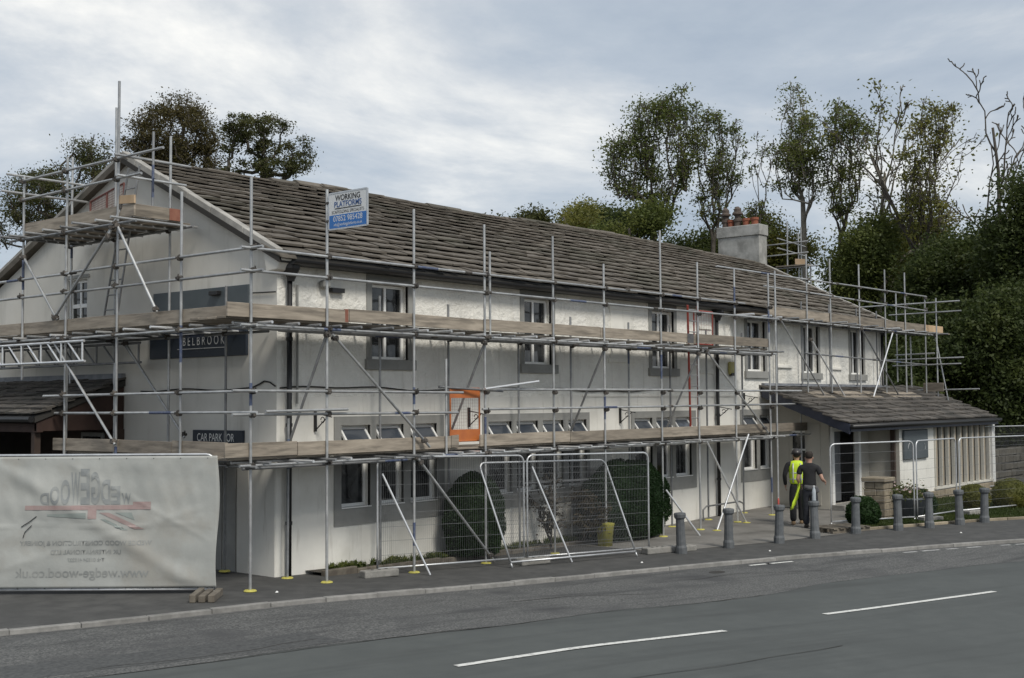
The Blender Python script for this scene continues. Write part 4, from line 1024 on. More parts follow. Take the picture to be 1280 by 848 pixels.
wp = thing('scaffold_sign', (.12, -1.75, 5.92), 'white and blue WORKING PLATFORMS sign strapped to a scaffold pole', 'sign')
SY0, SY1, SZ0, SZ1 = -1.27, -2.2, 5.92, 6.53
bevel(MB().box(.065, .078, SY1, SY0, SZ0, SZ1).build('sign_panel', 'sign_white', wp), .005)
box('blue_panel', 'sign_blue', wp, .0615, .064, SY1 + .015, SY0 - .015, SZ0 + .015, SZ0 + .235)
f = MB()
for a in ((.06, .082, SY1 - .012, SY1 + .012, SZ0, SZ1), (.06, .082, SY0 - .012, SY0 + .012, SZ0, SZ1), (.06, .082, SY1 + .012, SY0 - .012, SZ0 - .012, SZ0 + .012), (.06, .082, SY1 + .012, SY0 - .012, SZ1 - .012, SZ1 + .012)): f.box(*a)
f.build('sign_frame', 'galv', wp)
for z in (6.05, 6.36): box('clip', 'coupler', wp, .06, .12, -1.27, -1.17, z, z + .04)
for s_, sz, z, m_, bd, sx in (('WORKING', .135, 6.435, 'ink_black', .002, .92), ('PLATFORMS', .135, 6.325, 'ink_blue', .002, .92), ('SCAFFOLDING SPECIALISTS', .073, 6.20, 'ink_black', .0, .88), ('07852 985428', .13, 6.085, 'ink_white', .0, .95), ('info@workingplatforms.co.uk', .07, 5.99, 'ink_white', .0, .82)):
    link('lettering', text_mesh(s_, sz, m_, bold=bd, sx=sx), wp, frame_on((.0608, -1.735, z), (0, -1, 0), (0, 0, 1)))
box('rule_line', 'ink_black', wp, .0605, .0635, -2.06, -1.42, 6.255, 6.268)

# ------------------------------------------------------------------ temporary fence panels
def fence_panel(p0, p1, label, group='temporary fence panels', h=1.98, z0=None, z1=None, lean=None, name='site_fence', mesh=True, r=.019, wire=.0018):
    p0, p1 = Vector((*p0, 0)), Vector((*p1, 0)); u = (p1 - p0); w = u.length; u.normalize()
    za = (G(p0.x) if z0 is None else z0) + .09; zb = (G(p1.x) if z1 is None else z1) + .09
    t = thing(name, (p0.x, p0.y, za - .09), label, 'fence', group)
    up = Vector((0, 0, 1))
    if lean is not None: up = Vector(lean).normalized()
    def q(a, b): return Vector((p0.x, p0.y, za)) + (Vector((p1.x, p1.y, zb)) - Vector((p0.x, p0.y, za))) * (a / w) + up * b
    c = .13; pts = [q(0, 0)] + [q(0, .5), q(0, h - c)] + [q(c - c * math.cos(t_), h - c + c * math.sin(t_)) for t_ in (.4, .8, 1.2)] + [q(c, h), q(w / 2, h), q(w - c, h)] + [q(w - c + c * math.sin(t_), h - c + c * math.cos(t_)) for t_ in (.4, .8, 1.2)] + [q(w, h - c), q(w, .5), q(w, 0)]
    f = MB().path(pts, r, 8); f.tube(q(0, .02), q(w, .02), r, n=8)
    f.tube(q(0, 0), q(0, -.09), r, n=8); f.tube(q(w, 0), q(w, -.09), r, n=8)
    f.build('frame', 'galv', t, True)
    if mesh:
        m = MB(); n = int(w / .042)
        for i in range(1, n): m.tube(q(i * w / n, .02), q(i * w / n, h - .01), wire, n=4, cap=False)
        for i in range(1, 8): m.tube(q(0, i * h / 8), q(w, i * h / 8), .0036, n=4, cap=False)
        m.build('wire_mesh', 'galv_wire', t, kind='stuff')
    return t
GRPF = 'temporary fence panels'
fa = fence_panel((1.47, -.98), (4.66, -1.72), 'upright wire fence panel in front of the triple ground floor window')
fb = fence_panel((4.74, -1.74), (7.7, -2.58), 'upright wire fence panel in front of the big clipped yew')
fl = fence_panel((3.9, -2.02), (7.0, -2.72), 'loose wire fence panel leaning back against the upright fence', lean=(-.12, .32, 1), h=1.96)
fence_panel((14.25, -3.55), (16.2, -4.85), 'upright fence panel across the entrance beside the stone pier', h=1.9, wire=.0009)
fence_panel((16.26, -4.9), (18.3, -5.15), 'upright fence panel in front of the planters and slatted front', h=1.9, wire=.0009)
fence_panel((18.4, -5.2), (21.9, -6.1), 'upright fence panel before the small clipped box balls', h=1.9, wire=.0009)
fence_panel((24.6, -1.5), (30, -3.6), 'fence panel running back beyond the end of extension', h=2.0)
for t, a, b in ((fa, (1.55, -1.02, 1.75), (2.1, -1.66, G(2.1) + .01)), (fb, (4.85, -1.78, 1.75), (5.35, -2.35, G(5.3) + .01))):
    rod('stay', 'alu', a, b, t, .019)
def block(x, y, ang, label, m_='concrete', sz=(.68, .22, .13), group='fence feet'):
    z = G(x); M = Matrix.Translation((x, y, z)) @ Matrix.Rotation(ang, 4, 'Z')
    t = thing('ballast_block', (x, y, z), label, 'block', group)
    a, b, c = sz
    bevel(MB().box(-a / 2, a / 2, -b / 2, b / 2, 0, c, M).build('slab', m_, t), .02, 2)
    for sx in (-.2, 0, .2): MB().lathe(M @ Vector((sx * a, 0, c)), [(.028, -.003), (.03, .004)], 8).build('socket', 'dark_room', t)
    return t
block(1.3, -1.2, -.25, 'weathered concrete foot under the fence panel by the bare wall'); block(4.65, -1.95, -.25, 'weathered concrete foot where the two upright fence panels meet')
block(7.75, -2.75, -.3, 'concrete foot at the fence end by the bollards'); block(8.35, -2.95, -.4, 'dark broken concrete foot lying next to the first bollard', sz=(.6, .3, .12)); block(16.2, -5.25, -.5, 'concrete foot among the bollards by the planters', sz=(.6, .25, .14)); block(18.35, -5.55, -.3, 'concrete foot on the grass before the box balls', sz=(.6, .25, .14))
# banner panel on the left
BA, BBp = Vector((-1.98, -.92, 0)), Vector((-4.24, 1.80, 0))
fp = fence_panel((BA.x, BA.y), (BBp.x, BBp.y), 'fence panel carrying the grey contractor banner', h=2.1, z0=.03, z1=.03, r=.021)
fence_panel((-4.3, 1.86), (-6.5, 4.5), 'fence panel continuing behind the grey contractor banner end', h=2.1, z0=.03, z1=.03)
wb = thing('ballast_block', (-2.35, -1.3, .07), 'old grey timber packing piece under the banner fence panel', 'block', 'fence feet')
for dx, w in ((0, .1), (.14, .1), (.28, .09)):
    Mw = Matrix.Translation((-2.42, -1.35, .07)) @ Matrix.Rotation(.75, 4, 'Z'); bevel(MB().box(-.3, .42, dx - .16, dx - .16 + w, 0, .11 + random.uniform(-.01, .02), Mw).build('timber', 'old_wood', wb), .01)
BU = (BBp - BA).normalized(); BW = (BBp - BA).length; BN = Vector((-BU.y, BU.x, 0))
if BN.dot(Vector(CAMP) - BA) < 0: BN = -BN
def bdisp(a, z):
    e = min(1, a / .25) * min(1, (BW - a) / .2) * min(1, max(0, (z - .1) / .2)) * min(1, max(0, (2.15 - z) / .15))
    d = .010 * math.sin(2.2 * a + 1.8 * z) + .006 * math.sin(7 * a - 3.2 * z + 1) + .004 * math.sin(1.3 * a - 15 * z) + .003 * math.sin(26 * a + 4 * math.sin(2 * z)) * (z > 1.2) + .03 * math.exp(-((a * .62 - z + .02) / .11) ** 2 * .6 if True else 0)
    d += .008 * math.exp(-((a * .3 + z - 1.45) / .05) ** 2) + .008 * math.exp(-((a * .55 - z + .85) / .04) ** 2) + .008 * math.exp(-((a * 1.4 + z - 2.3) / .06) ** 2) + .012 * math.exp(-((z - 1.12 - .02 * math.sin(a * 3)) / .012) ** 2)
    return d * e
def bpt(a, z, off=0.0): 
    p = BA + BU * a + BN * (.035 + bdisp(a, z) + off); return Vector((p.x, p.y, z))
bt = thing('site_banner', (-3.1, .45, .12), 'grey translucent contractor banner seen from behind with mirrored lettering', 'banner')
NA, NZ = 90, 56; v = []; f = []
for i in range(NA + 1):
    for j in range(NZ + 1):
        a = -.06 + (BW + .1) * i / NA; z = .17 + 2.03 * j / NZ
        if i == 0: a += .03 * math.sin(z * 3)
        p = bpt(a, z); 
        v.append(p)
for i in range(NA):
    for j in range(NZ): q = i * (NZ + 1) + j; f.append((q, q + NZ + 1, q + NZ + 2, q + 1))
bo = MB().add(v, f).build('sheet', 'banner', bt, True)
sm = bo.modifiers.new('thick', 'SOLIDIFY'); sm.thickness = .002; sm.offset = -1
# prints; screen-left..right is a descending, so mirrored text runs with increasing a
def printed(me, a, z, name='lettering'):
    bm = bmesh.new(); bm.from_mesh(me)
    bmesh.ops.triangulate(bm, faces=bm.faces)
    for _ in range(4):
        es = [e_ for e_ in bm.edges if e_.calc_length() > .06]
        if not es: break
        bmesh.ops.subdivide_edges(bm, edges=es, cuts=1); bmesh.ops.triangulate(bm, faces=bm.faces)
    for q in bm.verts: q.co = bpt(a + q.co.x, z + q.co.y, .006)
    bm.to_mesh(me); bm.free(); me.name = name
    link(name, me, bt)
def rect_mesh(x0, x1, y0, y1, m_, skew=0.0):
    return MB().add([(x0, y0, 0), (x1, y0, 0), (x1 + skew, y1, 0), (x0 + skew, y1, 0)], [(0, 1, 2, 3)]).mesh('print', m_)
ac = 1.98
# arched mirrored wordmark: letters of different height standing on the red bar
word = 'WEDGEWOOD'; hts = [.17, .28, .38, .50, .55, .50, .38, .28, .18]
xx = -.70
for ch_, h_ in zip(word, hts):
    me = text_mesh(ch_, .2, 'banner_grey', sx=.8, bold=.006)
    ys_ = [q.co.y for q in me.vertices]; y0 = min(ys_); sc_ = h_ / (max(ys_) - y0)
    xs_ = [q.co.x for q in me.vertices]; wx = max(xs_) - min(xs_); k_ = .145 / wx
    for q in me.vertices: q.co.x *= k_; q.co.y = (q.co.y - y0) * sc_
    xx += .082; printed(me, ac + xx, 1.46); xx += .075
printed(rect_mesh(-1.0, .95, 0, .07, 'banner_red'), ac, 1.375, 'red_bar'); printed(rect_mesh(-1.0, -.72, 0, .05, 'banner_red'), ac, 1.445, 'red_bar')
printed(rect_mesh(-.16, -.03, -.14, 0, 'banner_red'), ac, 1.375, 'red_bar')
printed(MB().add([(-.2, 0, 0), (-.35, 0, 0), (-.9, -.26, 0), (-.75, -.26, 0)], [(0, 1, 2, 3)]).mesh('print', 'banner_red'), ac, 1.33, 'red_bar')
printed(MB().add([(-.45, 0, 0), (-.7, 0, 0), (-.75, -.12, 0)], [(0, 1, 2)]).mesh('print', 'banner_green'), ac, 1.33, 'green_mark'); printed(MB().add([(-.22, -.1, 0), (-.3, -.1, 0), (-.65, -.27, 0), (-.55, -.27, 0)], [(0, 1, 2, 3)]).mesh('print', 'banner_green'), ac, 1.33, 'green_mark')
printed(MB().add([(0, 0, 0), (.6, -.02, 0), (.6, -.05, 0), (0, -.09, 0)], [(0, 1, 2, 3)]).mesh('print', 'banner_green'), ac, 1.33, 'green_mark')
for s_, sz, z, aa, sx in (('WEDGE WOOD CONSTRUCTION & JOINERY', .098, .86, 1.98, 1.02), ('UK INTERNATIONAL LTD', .095, .72, 1.98, 1.0), ('Tel: 01524 415227', .075, .60, 1.98, 1.0), ('www.wedge-wood.co.uk', .205, .40, 2.03, 1.0)):
    printed(text_mesh(s_, sz, 'banner_text', sx=sx, bold=.002), aa, z)
for i in range(9):
    a = .1 + i * .42
    for z in (2.185, .15): MB().tube(bpt(a, z, .0) - BN * .06, bpt(a, z, .01) + Vector((0, 0, -.02 if z > 1 else .02)), .006, n=5).build('cable_tie', 'cable', bt)
MB().path([bpt(2.75, 1.28, .01), bpt(2.85, 1.2, .02), bpt(2.98, 1.12, .012)], .006, 5).build('slit', 'cable', bt); MB().path([bpt(2.82, 1.14, .01), bpt(2.92, 1.04, .02), bpt(2.95, .95, .012)], .006, 5).build('slit', 'cable', bt)

# ------------------------------------------------------------------ bollards
def bollard_mesh():
    m = MB(); p = []
    prof = [(.118, -.1), (.118, .12), (.108, .15), (.10, .17), (.088, .66), (.088, .70), (.118, .74), (.125, .80), (.115, .83), (.02, .845)]
    m.lathe((0, 0, 0), prof[:6], 12)
    return m.mesh('post', 'bollard'), MB().lathe((0, 0, 0), prof[5:], 12).mesh('cap', 'bollard')
BP, BC = bollard_mesh()
BPOS = [(8.01, -3.17), (9.44, -3.46), (10.87, -3.9), (12.02, -4.2), (13.27, -4.61), (14.31, -5.2), (15.11, -5.64), (16.06, -6.02), (16.82, -6.35)]
BLAB = ['grey fluted bollard beside the broken concrete foot at fence end', 'grey bollard in front of the white crossed scaffold rakers', 'grey bollard with a small red bottle standing on its cap', 'grey bollard with a clear plastic bottle standing on its cap',
        'grey bollard beside the timber pallet and entrance fence', 'grey bollard in front of the stone gate pier', 'grey bollard in front of the joint of two fence panels', 'grey bollard in front of the flower planter', 'grey bollard at the far end of the row']
for (x, y), lb in zip(BPOS, BLAB):
    t = thing('bollard', (x, y, G(x)), lb, 'bollard', 'bollards along the kerb'); tl = (random.uniform(-.03, .03), random.uniform(-.03, .03))
    M = Matrix.Translation((x, y, G(x))) @ Matrix.Rotation(tl[0], 4, 'X') @ Matrix.Rotation(tl[1], 4, 'Y') @ Matrix.Rotation(random.random(), 4, 'Z')
    link('post', BP, t, M); link('cap', BC, t, M)
def bottle(p, m_, label, s_=1.0):
    t = thing('bottle', p, label, 'bottle')
    MB().lathe(p, [(.034 * s_, 0), (.036 * s_, .02 * s_), (.034 * s_, .1 * s_), (.037 * s_, .16 * s_), (.03 * s_, .2 * s_), (.014 * s_, .24 * s_), (.014 * s_, .255 * s_)], 12).build('body', m_, t, True)
    MB().lathe((p[0], p[1], p[2] + .255 * s_), [(.016 * s_, 0), (.016 * s_, .022 * s_)], 10).build('bottle_cap', 'sign_white', t)
x, y = BPOS[3]; bottle((x - .02, y, G(x) + .838), 'plastic_clear', 'clear plastic water bottle standing on a grey bollard', 1.25)
x, y = BPOS[2]; bottle((x, y, G(x) + .838), 'plastic_red', 'small red plastic bottle standing on a grey bollard', .6)
# pallet
pt = thing('pallet', (13.1, -4.1, -.08), 'weathered timber pallet boards lying by the entrance fence', 'pallet')
Mp = Matrix.Translation((13.55, -4.1, G(13.5))) @ Matrix.Rotation(-.35, 4, 'Z')
for k in range(3): box('bearer', 'old_wood', pt, -.6, .6, -.36 + k * .32, -.28 + k * .32, 0, .09, Mp)
for k in range(6): box('slat', 'old_wood', pt, -.6 + k * .21, -.6 + k * .21 + .14, -.4, .4, .09, .115, Mp)
# ------------------------------------------------------------------ vegetation
def leaves_mesh(name, pts, size, m_, rs, up=0.0, aspect=.55):
    """one small bent leaf (4 verts, 2 quads -> 2 tris each side) per point"""
    pts = np.asarray(pts, float); n = len(pts)
    d = rs.normal(size=(n, 3)); d[:, 2] = d[:, 2] * .7 - up; d /= np.linalg.norm(d, axis=1)[:, None]
    e_ = rs.normal(size=(n, 3)); e_ -= d * (e_ * d).sum(1)[:, None]; e_ /= np.linalg.norm(e_, axis=1)[:, None]
    s = size * rs.uniform(.6, 1.35, n)[:, None]
    a = pts - d * s * .5; b = pts + e_ * s * aspect * .5; c = pts + d * s * .5; q = pts - e_ * s * aspect * .5
    V = np.stack([a, b, c, q], 1).reshape(-1, 3); F = np.arange(4 * n).reshape(n, 4)
    return npmesh(name, V, F, m_)
def grow(rs, base, h, spec):
    """returns limb list [(pts, radii)] and twig points"""
    limbs = []; tips = []
    def branch(p, d, length, r, lvl):
        k = spec.get('seg', 6); pts = [p.copy()]; rad = [r]; dd = d / np.linalg.norm(d)
        for i in range(k):
            dd = dd + rs.normal(size=3) * spec.get('wig', .16) * (1 if lvl else .45); dd[2] += spec.get('upw', .05) if lvl else .02; dd /= np.linalg.norm(dd)
            p = p + dd * length / k; pts.append(p.copy()); rad.append(max(r * (1 - (i + 1) / k * (.82 if lvl else .7)), .008))
        limbs.append((pts, rad))
        if lvl >= spec['levels']:
            for i in range(1, k + 1): tips.append(pts[i])
            return
        n = spec['kids'][lvl]; st = spec['start'][lvl]
        for j in range(n):
            f = st + (1 - st) * (j + rs.uniform(0, .9)) / n; f = min(f, .99)
            i = int(f * k); q = pts[i] + (pts[min(i + 1, k)] - pts[i]) * (f * k - i)
            az = rs.uniform(0, 6.283); ax = np.array([math.cos(az), math.sin(az), 0])
            dirn = pts[min(i + 1, k)] - pts[i]; dirn = dirn / np.linalg.norm(dirn)
            ang = spec['ang'][lvl] * rs.uniform(.7, 1.25)
            perp = ax - dirn * (ax @ dirn); perp /= np.linalg.norm(perp) + 1e-6
            nd = dirn * math.cos(ang) + perp * math.sin(ang)
            tap = 1 - .55 * (f - st) / (1 - st + 1e-6) if lvl == 0 else 1 - .4 * f
            branch(q, nd, length * spec['len'][lvl] * tap * rs.uniform(.75, 1.2), max(rad[i] * spec.get('rr', .6), .012), lvl + 1)
        if lvl > 0: tips.append(pts[-1])
    branch(np.array(base, float), np.array([spec.get('lx', 0), spec.get('ly', 0), 1.0]), h, spec['r'], 0)
    return limbs, tips
def limb_mesh(limbs, m_, rmin=.017):
    mb = MB()
    for pts, rad in limbs:
        n = 8 if rad[0] > .08 else (5 if rad[0] > .03 else 3)
        mb.path(pts, [max(r, rmin) for r in rad], n)
    me = bpy.data.meshes.new('trunk'); me.from_pydata(mb.v, [], mb.f); me.materials.append(MATS[m_])
    for p in me.polygons: p.use_smooth = True
    return me
def tree(base, h, spec, leaf, bark, label, seed, per=10, size=0.192, spread=0.31, group=None, cat='tree', name='tree', zmin=None, keep=1.0, drop=None):
    rs = np.random.RandomState(seed); t = thing(name, base, label, cat, group)
    limbs, tips = grow(rs, base, h, spec)
    link('trunk', limb_mesh(limbs, bark, .03 if per < 3 else .017), t)
    if per > 0:
        tp = np.array(tips)
        if keep < 1: tp = tp[rs.uniform(size=len(tp)) < keep]
        if drop: tp = tp[~drop(tp, rs)]
        P_ = np.repeat(tp, per, 0) + rs.normal(size=(len(tp) * per, 3)) * spread * np.array([1, 1, .75])
        link('crown', leaves_mesh('crown', P_, size, leaf, rs), t)
    return t
def crown_tree(base, ells, nclus, nleaf, sig, leaf, bark, label, group, seed, size=.155, thin=False):
    """limbs grown towards foliage clusters that fill a few ellipsoids: (offset along the row, height, radius across, radius up)"""
    rs = np.random.RandomState(seed); t = thing('tree', base, label, 'tree', group)
    b = np.array(base, float); u = np.array([.639, -.769, 0]); w = np.array([.769, .639, 0])
    vol = np.array([e_[2] ** 2 * e_[3] for e_ in ells]); vol = vol / vol.sum(); C_ = []
    for i in range(nclus):
        o_, z, rx, rz = ells[rs.choice(len(ells), p=vol)]
        d = rs.normal(size=3); d /= np.linalg.norm(d); d *= rs.uniform(.35, 1) ** .5
        C_.append(b + u * (o_ + d[0] * rx) + w * (d[1] * max(rx, 1.2)) + np.array([0, 0, z - base[2] + d[2] * rz]))
    C_ = np.array(C_); zmin = C_[:, 2].min(); zmax = C_[:, 2].max(); xc = C_.mean(0)
    nodes = []; par = []
    top = b.copy(); k = 14
    for i in range(k + 1):
        f = i / k; tgt = b + (np.array([xc[0], xc[1], 0]) - np.array([b[0], b[1], 0])) * f ** 2 * .6
        nodes.append(np.array([tgt[0] + .12 * math.sin(f * 7 + seed), tgt[1] + .12 * math.sin(f * 5 + 2 * seed), b[2] + f * ((zmin * .2 + zmax * .62 + .15 * xc[2] if thin else zmin * .45 + zmax * .4 + .15 * xc[2]) - b[2])])); par.append(i - 1)
    order = np.argsort([np.linalg.norm((c - xc) * np.array([1, 1, .3])) + .5 * (c[2] - zmin) for c in C_])
    ends = []
    for ci in order:
        c = C_[ci]; A = np.array(nodes); d = np.linalg.norm(A - c, axis=1) + 1.1 * np.maximum(0, A[:, 2] - (c[2] - (1.3 if thin else .6)))
        d[:4] += 50; j = int(np.argmin(d)); p = nodes[j]; m = max(2, int(np.linalg.norm(c - p) / .5)); prev = j
        side = rs.normal(size=3) * .12 * np.linalg.norm(c - p); lift = np.array([0, 0, -.12 * np.linalg.norm((c - p)[:2])])
        for q in range(1, m + 1):
            f = q / m; nodes.append(p + (c - p) * f + (side + lift) * 4 * f * (1 - f) * .6 + rs.normal(size=3) * .03); par.append(prev); prev = len(nodes) - 1
        ends.append(prev)
        for _ in range(4):
            dr = rs.normal(size=3); dr[2] += .5; dr /= np.linalg.norm(dr); nodes.append(nodes[prev] + dr * sig * rs.uniform(.8, 1.9)); par.append(prev)
    cnt = np.ones(len(nodes))
    for i in range(len(nodes) - 1, 0, -1):
        if par[i] >= 0: cnt[par[i]] += cnt[i]
    rad = np.clip((.0050 if thin else .0105) * cnt ** .5, .016, .34); mb = MB()
    for i in range(1, len(nodes)):
        if par[i] >= 0: mb.tube(nodes[par[i]], nodes[i], min(rad[par[i]], rad[i] * 1.5), rad[i], n=7 if rad[i] > .06 else 4, cap=False)
    me = bpy.data.meshes.new('trunk'); me.from_pydata(mb.v, [], mb.f); me.materials.append(MATS[bark])
    for p_ in me.polygons: p_.use_smooth = True
    link('trunk', me, t)
    P_ = []
    for i, c in zip(ends, C_[order]):
        n = int(nleaf * rs.uniform(.45, 1.4)); P_.append(c + rs.normal(size=(n, 3)) * sig * np.array([1.15, 1.15, .62]) * rs.uniform(.75, 1.25))
    link('crown', leaves_mesh('crown', np.concatenate(P_), size, leaf, rs), t)
OAK = dict(levels=3, kids=[9, 6, 5], start=[.50, .35, .25], ang=[.85, .7, .8], len=[.30, .45, .5], r=.36, wig=.2, upw=.03, rr=.55)
ASH = dict(levels=3, kids=[6, 7, 4], start=[.42, .35, .3], ang=[.36, .62, .8], len=[.46, .26, .45], r=.19, wig=.15, upw=.03, rr=.55)
SNAG = dict(levels=3, kids=[6, 6, 4], start=[.45, .4, .4], ang=[.36, .5, .55], len=[.5, .34, .45], r=.2, wig=.2, upw=.05, rr=.6, seg=8)
BUSHY = dict(levels=3, kids=[14, 6, 5], start=[.12, .2, .2], ang=[1.05, .85, .8], len=[.30, .5, .5], r=.22, wig=.2, upw=.06, rr=.55)
GB = -.45
TL = 'trees behind the gable'; TC = 'treetops over the ridge'; TT = 'tall thin trees beyond the chimney'; TD = 'dense trees at the far end'
crown_tree((28.8, 60.4, GB), [(0.0, 16.64, 1.82, 2.14), (-1.34, 15.31, 1.34, 1.61)], 60, 150, 0.42, 'leaf_dark', 'bark', 'low dark tree partly behind the outermost gable scaffold pole', TL, 124)
crown_tree((29.6, 56.3, GB), [(0.26, 18.12, 1.99, 2.19), (-1.31, 16.82, 1.78, 1.78), (1.2, 19.42, 1.15, 1.15), (-2.35, 17.09, 0.73, 0.84)], 90, 120, 0.34, 'leaf_dark', 'bark', 'open dark tree showing between the gable scaffold poles', TL, 125)
crown_tree((32.4, 49.9, GB), [(0.1, 20.25, 2.65, 2.14), (-1.17, 18.73, 2.04, 1.78), (1.12, 18.46, 1.94, 1.78), (-1.58, 21.79, 0.61, 0.71), (0.61, 22.03, 1.27, 0.71)], 190, 150, 0.36, 'leaf_brown', 'bark', 'tall dense brownish tree behind the gable peak', TL, 126)
crown_tree((33.5, 42.3, GB), [(-0.48, 19.96, 2.03, 0.63), (-1.69, 19.01, 0.97, 0.68), (2.08, 18.5, 1.16, 0.68), (0.97, 17.39, 1.45, 0.63), (-1.45, 17.41, 0.97, 0.68), (2.42, 17.38, 0.68, 0.48), (0.0, 18.61, 1.21, 0.58)], 85, 150, 0.24, 'leaf_dark', 'bark', 'open crowned tree with clumped foliage and visible limbs above the ridge', TL, 127)
crown_tree((42.1, 19.4, GB), [(0.58, 16.82, 1.67, 2.99), (-1.4, 15.75, 1.43, 2.13), (1.58, 18.97, 0.84, 1.36), (-0.31, 18.33, 1.05, 1.44), (-2.28, 16.62, 0.63, 0.96), (0.29, 13.62, 0.81, 1.3)], 252, 62, 0.31, 'leaf_ash', 'bark', 'dark leafy tree standing first in the row behind the chimney', TT, 131, size=.15, thin=True)
crown_tree((44.0, 17.1, GB), [(0.0, 17.02, 0.93, 2.17), (-0.29, 18.53, 0.43, 1.06), (1.17, 16.58, 0.78, 1.69), (0.62, 15.07, 0.9, 1.21), (0.0, 13.82, 0.69, 1.3)], 116, 48, 0.25, 'leaf_ash', 'bark', 'slim dark tree with open twigs rising behind the chimney pots', TT, 132, size=.15, thin=True)
crown_tree((43.8, 14.2, GB), [(0.18, 15.35, 0.48, 1.87), (0.64, 16.39, 0.34, 1.18), (0.09, 12.15, 0.69, 1.3)], 36, 24, 0.23, 'leaf_ash', 'bark', 'thin half bare tree right of the chimney', TT, 230, size=.15, thin=True)
crown_tree((45.3, 12.3, GB), [(-0.28, 18.26, 0.62, 1.59), (0.0, 16.17, 0.97, 1.97), (-0.82, 15.34, 0.83, 1.78), (0.6, 14.91, 0.55, 1.5), (-0.14, 15.06, 0.69, 1.3)], 135, 52, 0.27, 'leaf_green', 'bark_pale', 'tall narrow green tree with full crown right of chimney', TT, 133, size=.15, thin=True)
crown_tree((44.7, 10.0, GB), [(0.17, 16.79, 0.74, 1.55), (-0.17, 15.37, 0.67, 1.36), (1.03, 16.98, 0.67, 1.0), (0.69, 14.76, 0.54, 0.91), (0.09, 13.59, 0.69, 1.3)], 104, 55, 0.26, 'leaf_green', 'bark', 'slender dark stemmed green tree beside the bare pale snag', TT, 134, size=.15, thin=True)
crown_tree((43.2, 5.5, GB), [(0.07, 14.99, 0.69, 1.36), (0.81, 15.93, 0.69, 1.36), (0.32, 13.28, 0.82, 1.28), (1.44, 16.3, 0.51, 0.93), (0.97, 11.76, 0.69, 1.06), (0.04, 11.79, 0.69, 1.3)], 135, 48, 0.27, 'leaf_olive', 'bark', 'yellowing thin tree below the tall bare snags', TT, 135, size=.15, thin=True)
tree((44.0, 31.2, GB), 14.2, BUSHY, 'leaf_dark', 'bark', 'rounded dark treetop just clearing the middle of the ridge', 51, per=27, size=0.192, spread=0.45, group=TC)
tree((49.7, 29.0, GB), 14.8, BUSHY, 'leaf_deep', 'bark', 'dark treetop peeping over the ridge beside the yellow green one', 52, per=27, size=0.192, spread=0.45, group=TC)
tree((46.0, 24.0, GB), 15.2, BUSHY, 'leaf_olive', 'bark', 'yellow green bushy treetop over the ridge', 53, per=27, size=0.185, spread=0.45, group=TC)
tree((43.6, 20.6, GB), 13.6, BUSHY, 'leaf_green', 'bark', 'mid green bushy tree at the foot of the first tall tree', 54, per=27, size=0.185, spread=0.45, group=TC)
tree((43.8, 7.9, GB), 15.2, dict(SNAG, r=.24), 'leaf_green', 'bark_pale', 'bare pale dead tree with forked limbs behind the end scaffold', 73, per=2, keep=.15, size=.2, spread=.3, group=TT)
tree((43.4, 4.3, GB), 16.2, dict(SNAG, kids=[6, 5, 3], ang=[.32, .5, .5]), 'leaf_olive', 'bark', 'tall bare dead tree with upswept branches over the dark wood', 68, per=3, keep=.2, size=.2, spread=.3, group=TT)
tree((43.8, 3.1, GB), 16.4, dict(SNAG, kids=[6, 5, 3], ang=[.4, .5, .5]), 'leaf_olive', 'bark', 'tallest bare dead tree rising out of the dark green trees', 69, per=0, group=TT)
k = 0
for x, y, h, lf, lb in ((46.5, 15.0, 12.6, 'leaf_olive', 'light green bush at the foot of the thin trees by the chimney'), (47.0, 11.2, 11.8, 'leaf_green', 'green bushy tree behind the narrow full crowned tree'), (46.5, 8.2, 12.6, 'leaf_olive', 'yellow green bushy tree behind the pale snag'), (46.0, 6.2, 11.6, 'leaf_green', 'mid green bushy tree behind the yellowing thin tree'),
                        (41.5, 10.4, 5.2, 'leaf_deep', 'dark low tree beneath the slender stems'), (41.6, 6.6, 5.6, 'leaf_deep', 'dark low tree behind the end guard rails'), (41.2, 14.0, 5.6, 'leaf_deep', 'dark low tree behind the far roof verge'), (45.4, 17.6, 12.4, 'leaf_green', 'mid green low tree behind the chimney stack'),
                        (43.0, 1.6, 10.0, 'leaf_deep', 'big dark green tree beneath the tall bare snags'), (41.6, -.4, 11.0, 'leaf_deep', 'big dark green tree beyond the extension end'), (38.4, 2.4, 6.6, 'leaf_deep', 'dark shaded tree behind the end scaffold'), (40.6, -1.8, 12.2, 'leaf_deep', 'tall dark green tree at the edge of the wood'), (36.6, -.6, 6.6, 'leaf_deep', 'low dark tree behind the fence beyond extension'), (34.6, 2.4, 6.0, 'leaf_deep', 'small dark tree tucked behind the extension roof'), (37.6, -2.6, 7.0, 'leaf_deep', 'low dark tree by the stone boundary wall')):
    dp = lf == 'leaf_deep'
    tree((x, y, GB), h, dict(BUSHY, len=[.36, .5, .5]) if dp else BUSHY, lf, 'bark', lb, 80 + k, per=34 if dp else 26, size=.165, spread=.55, group=TD); k += 1

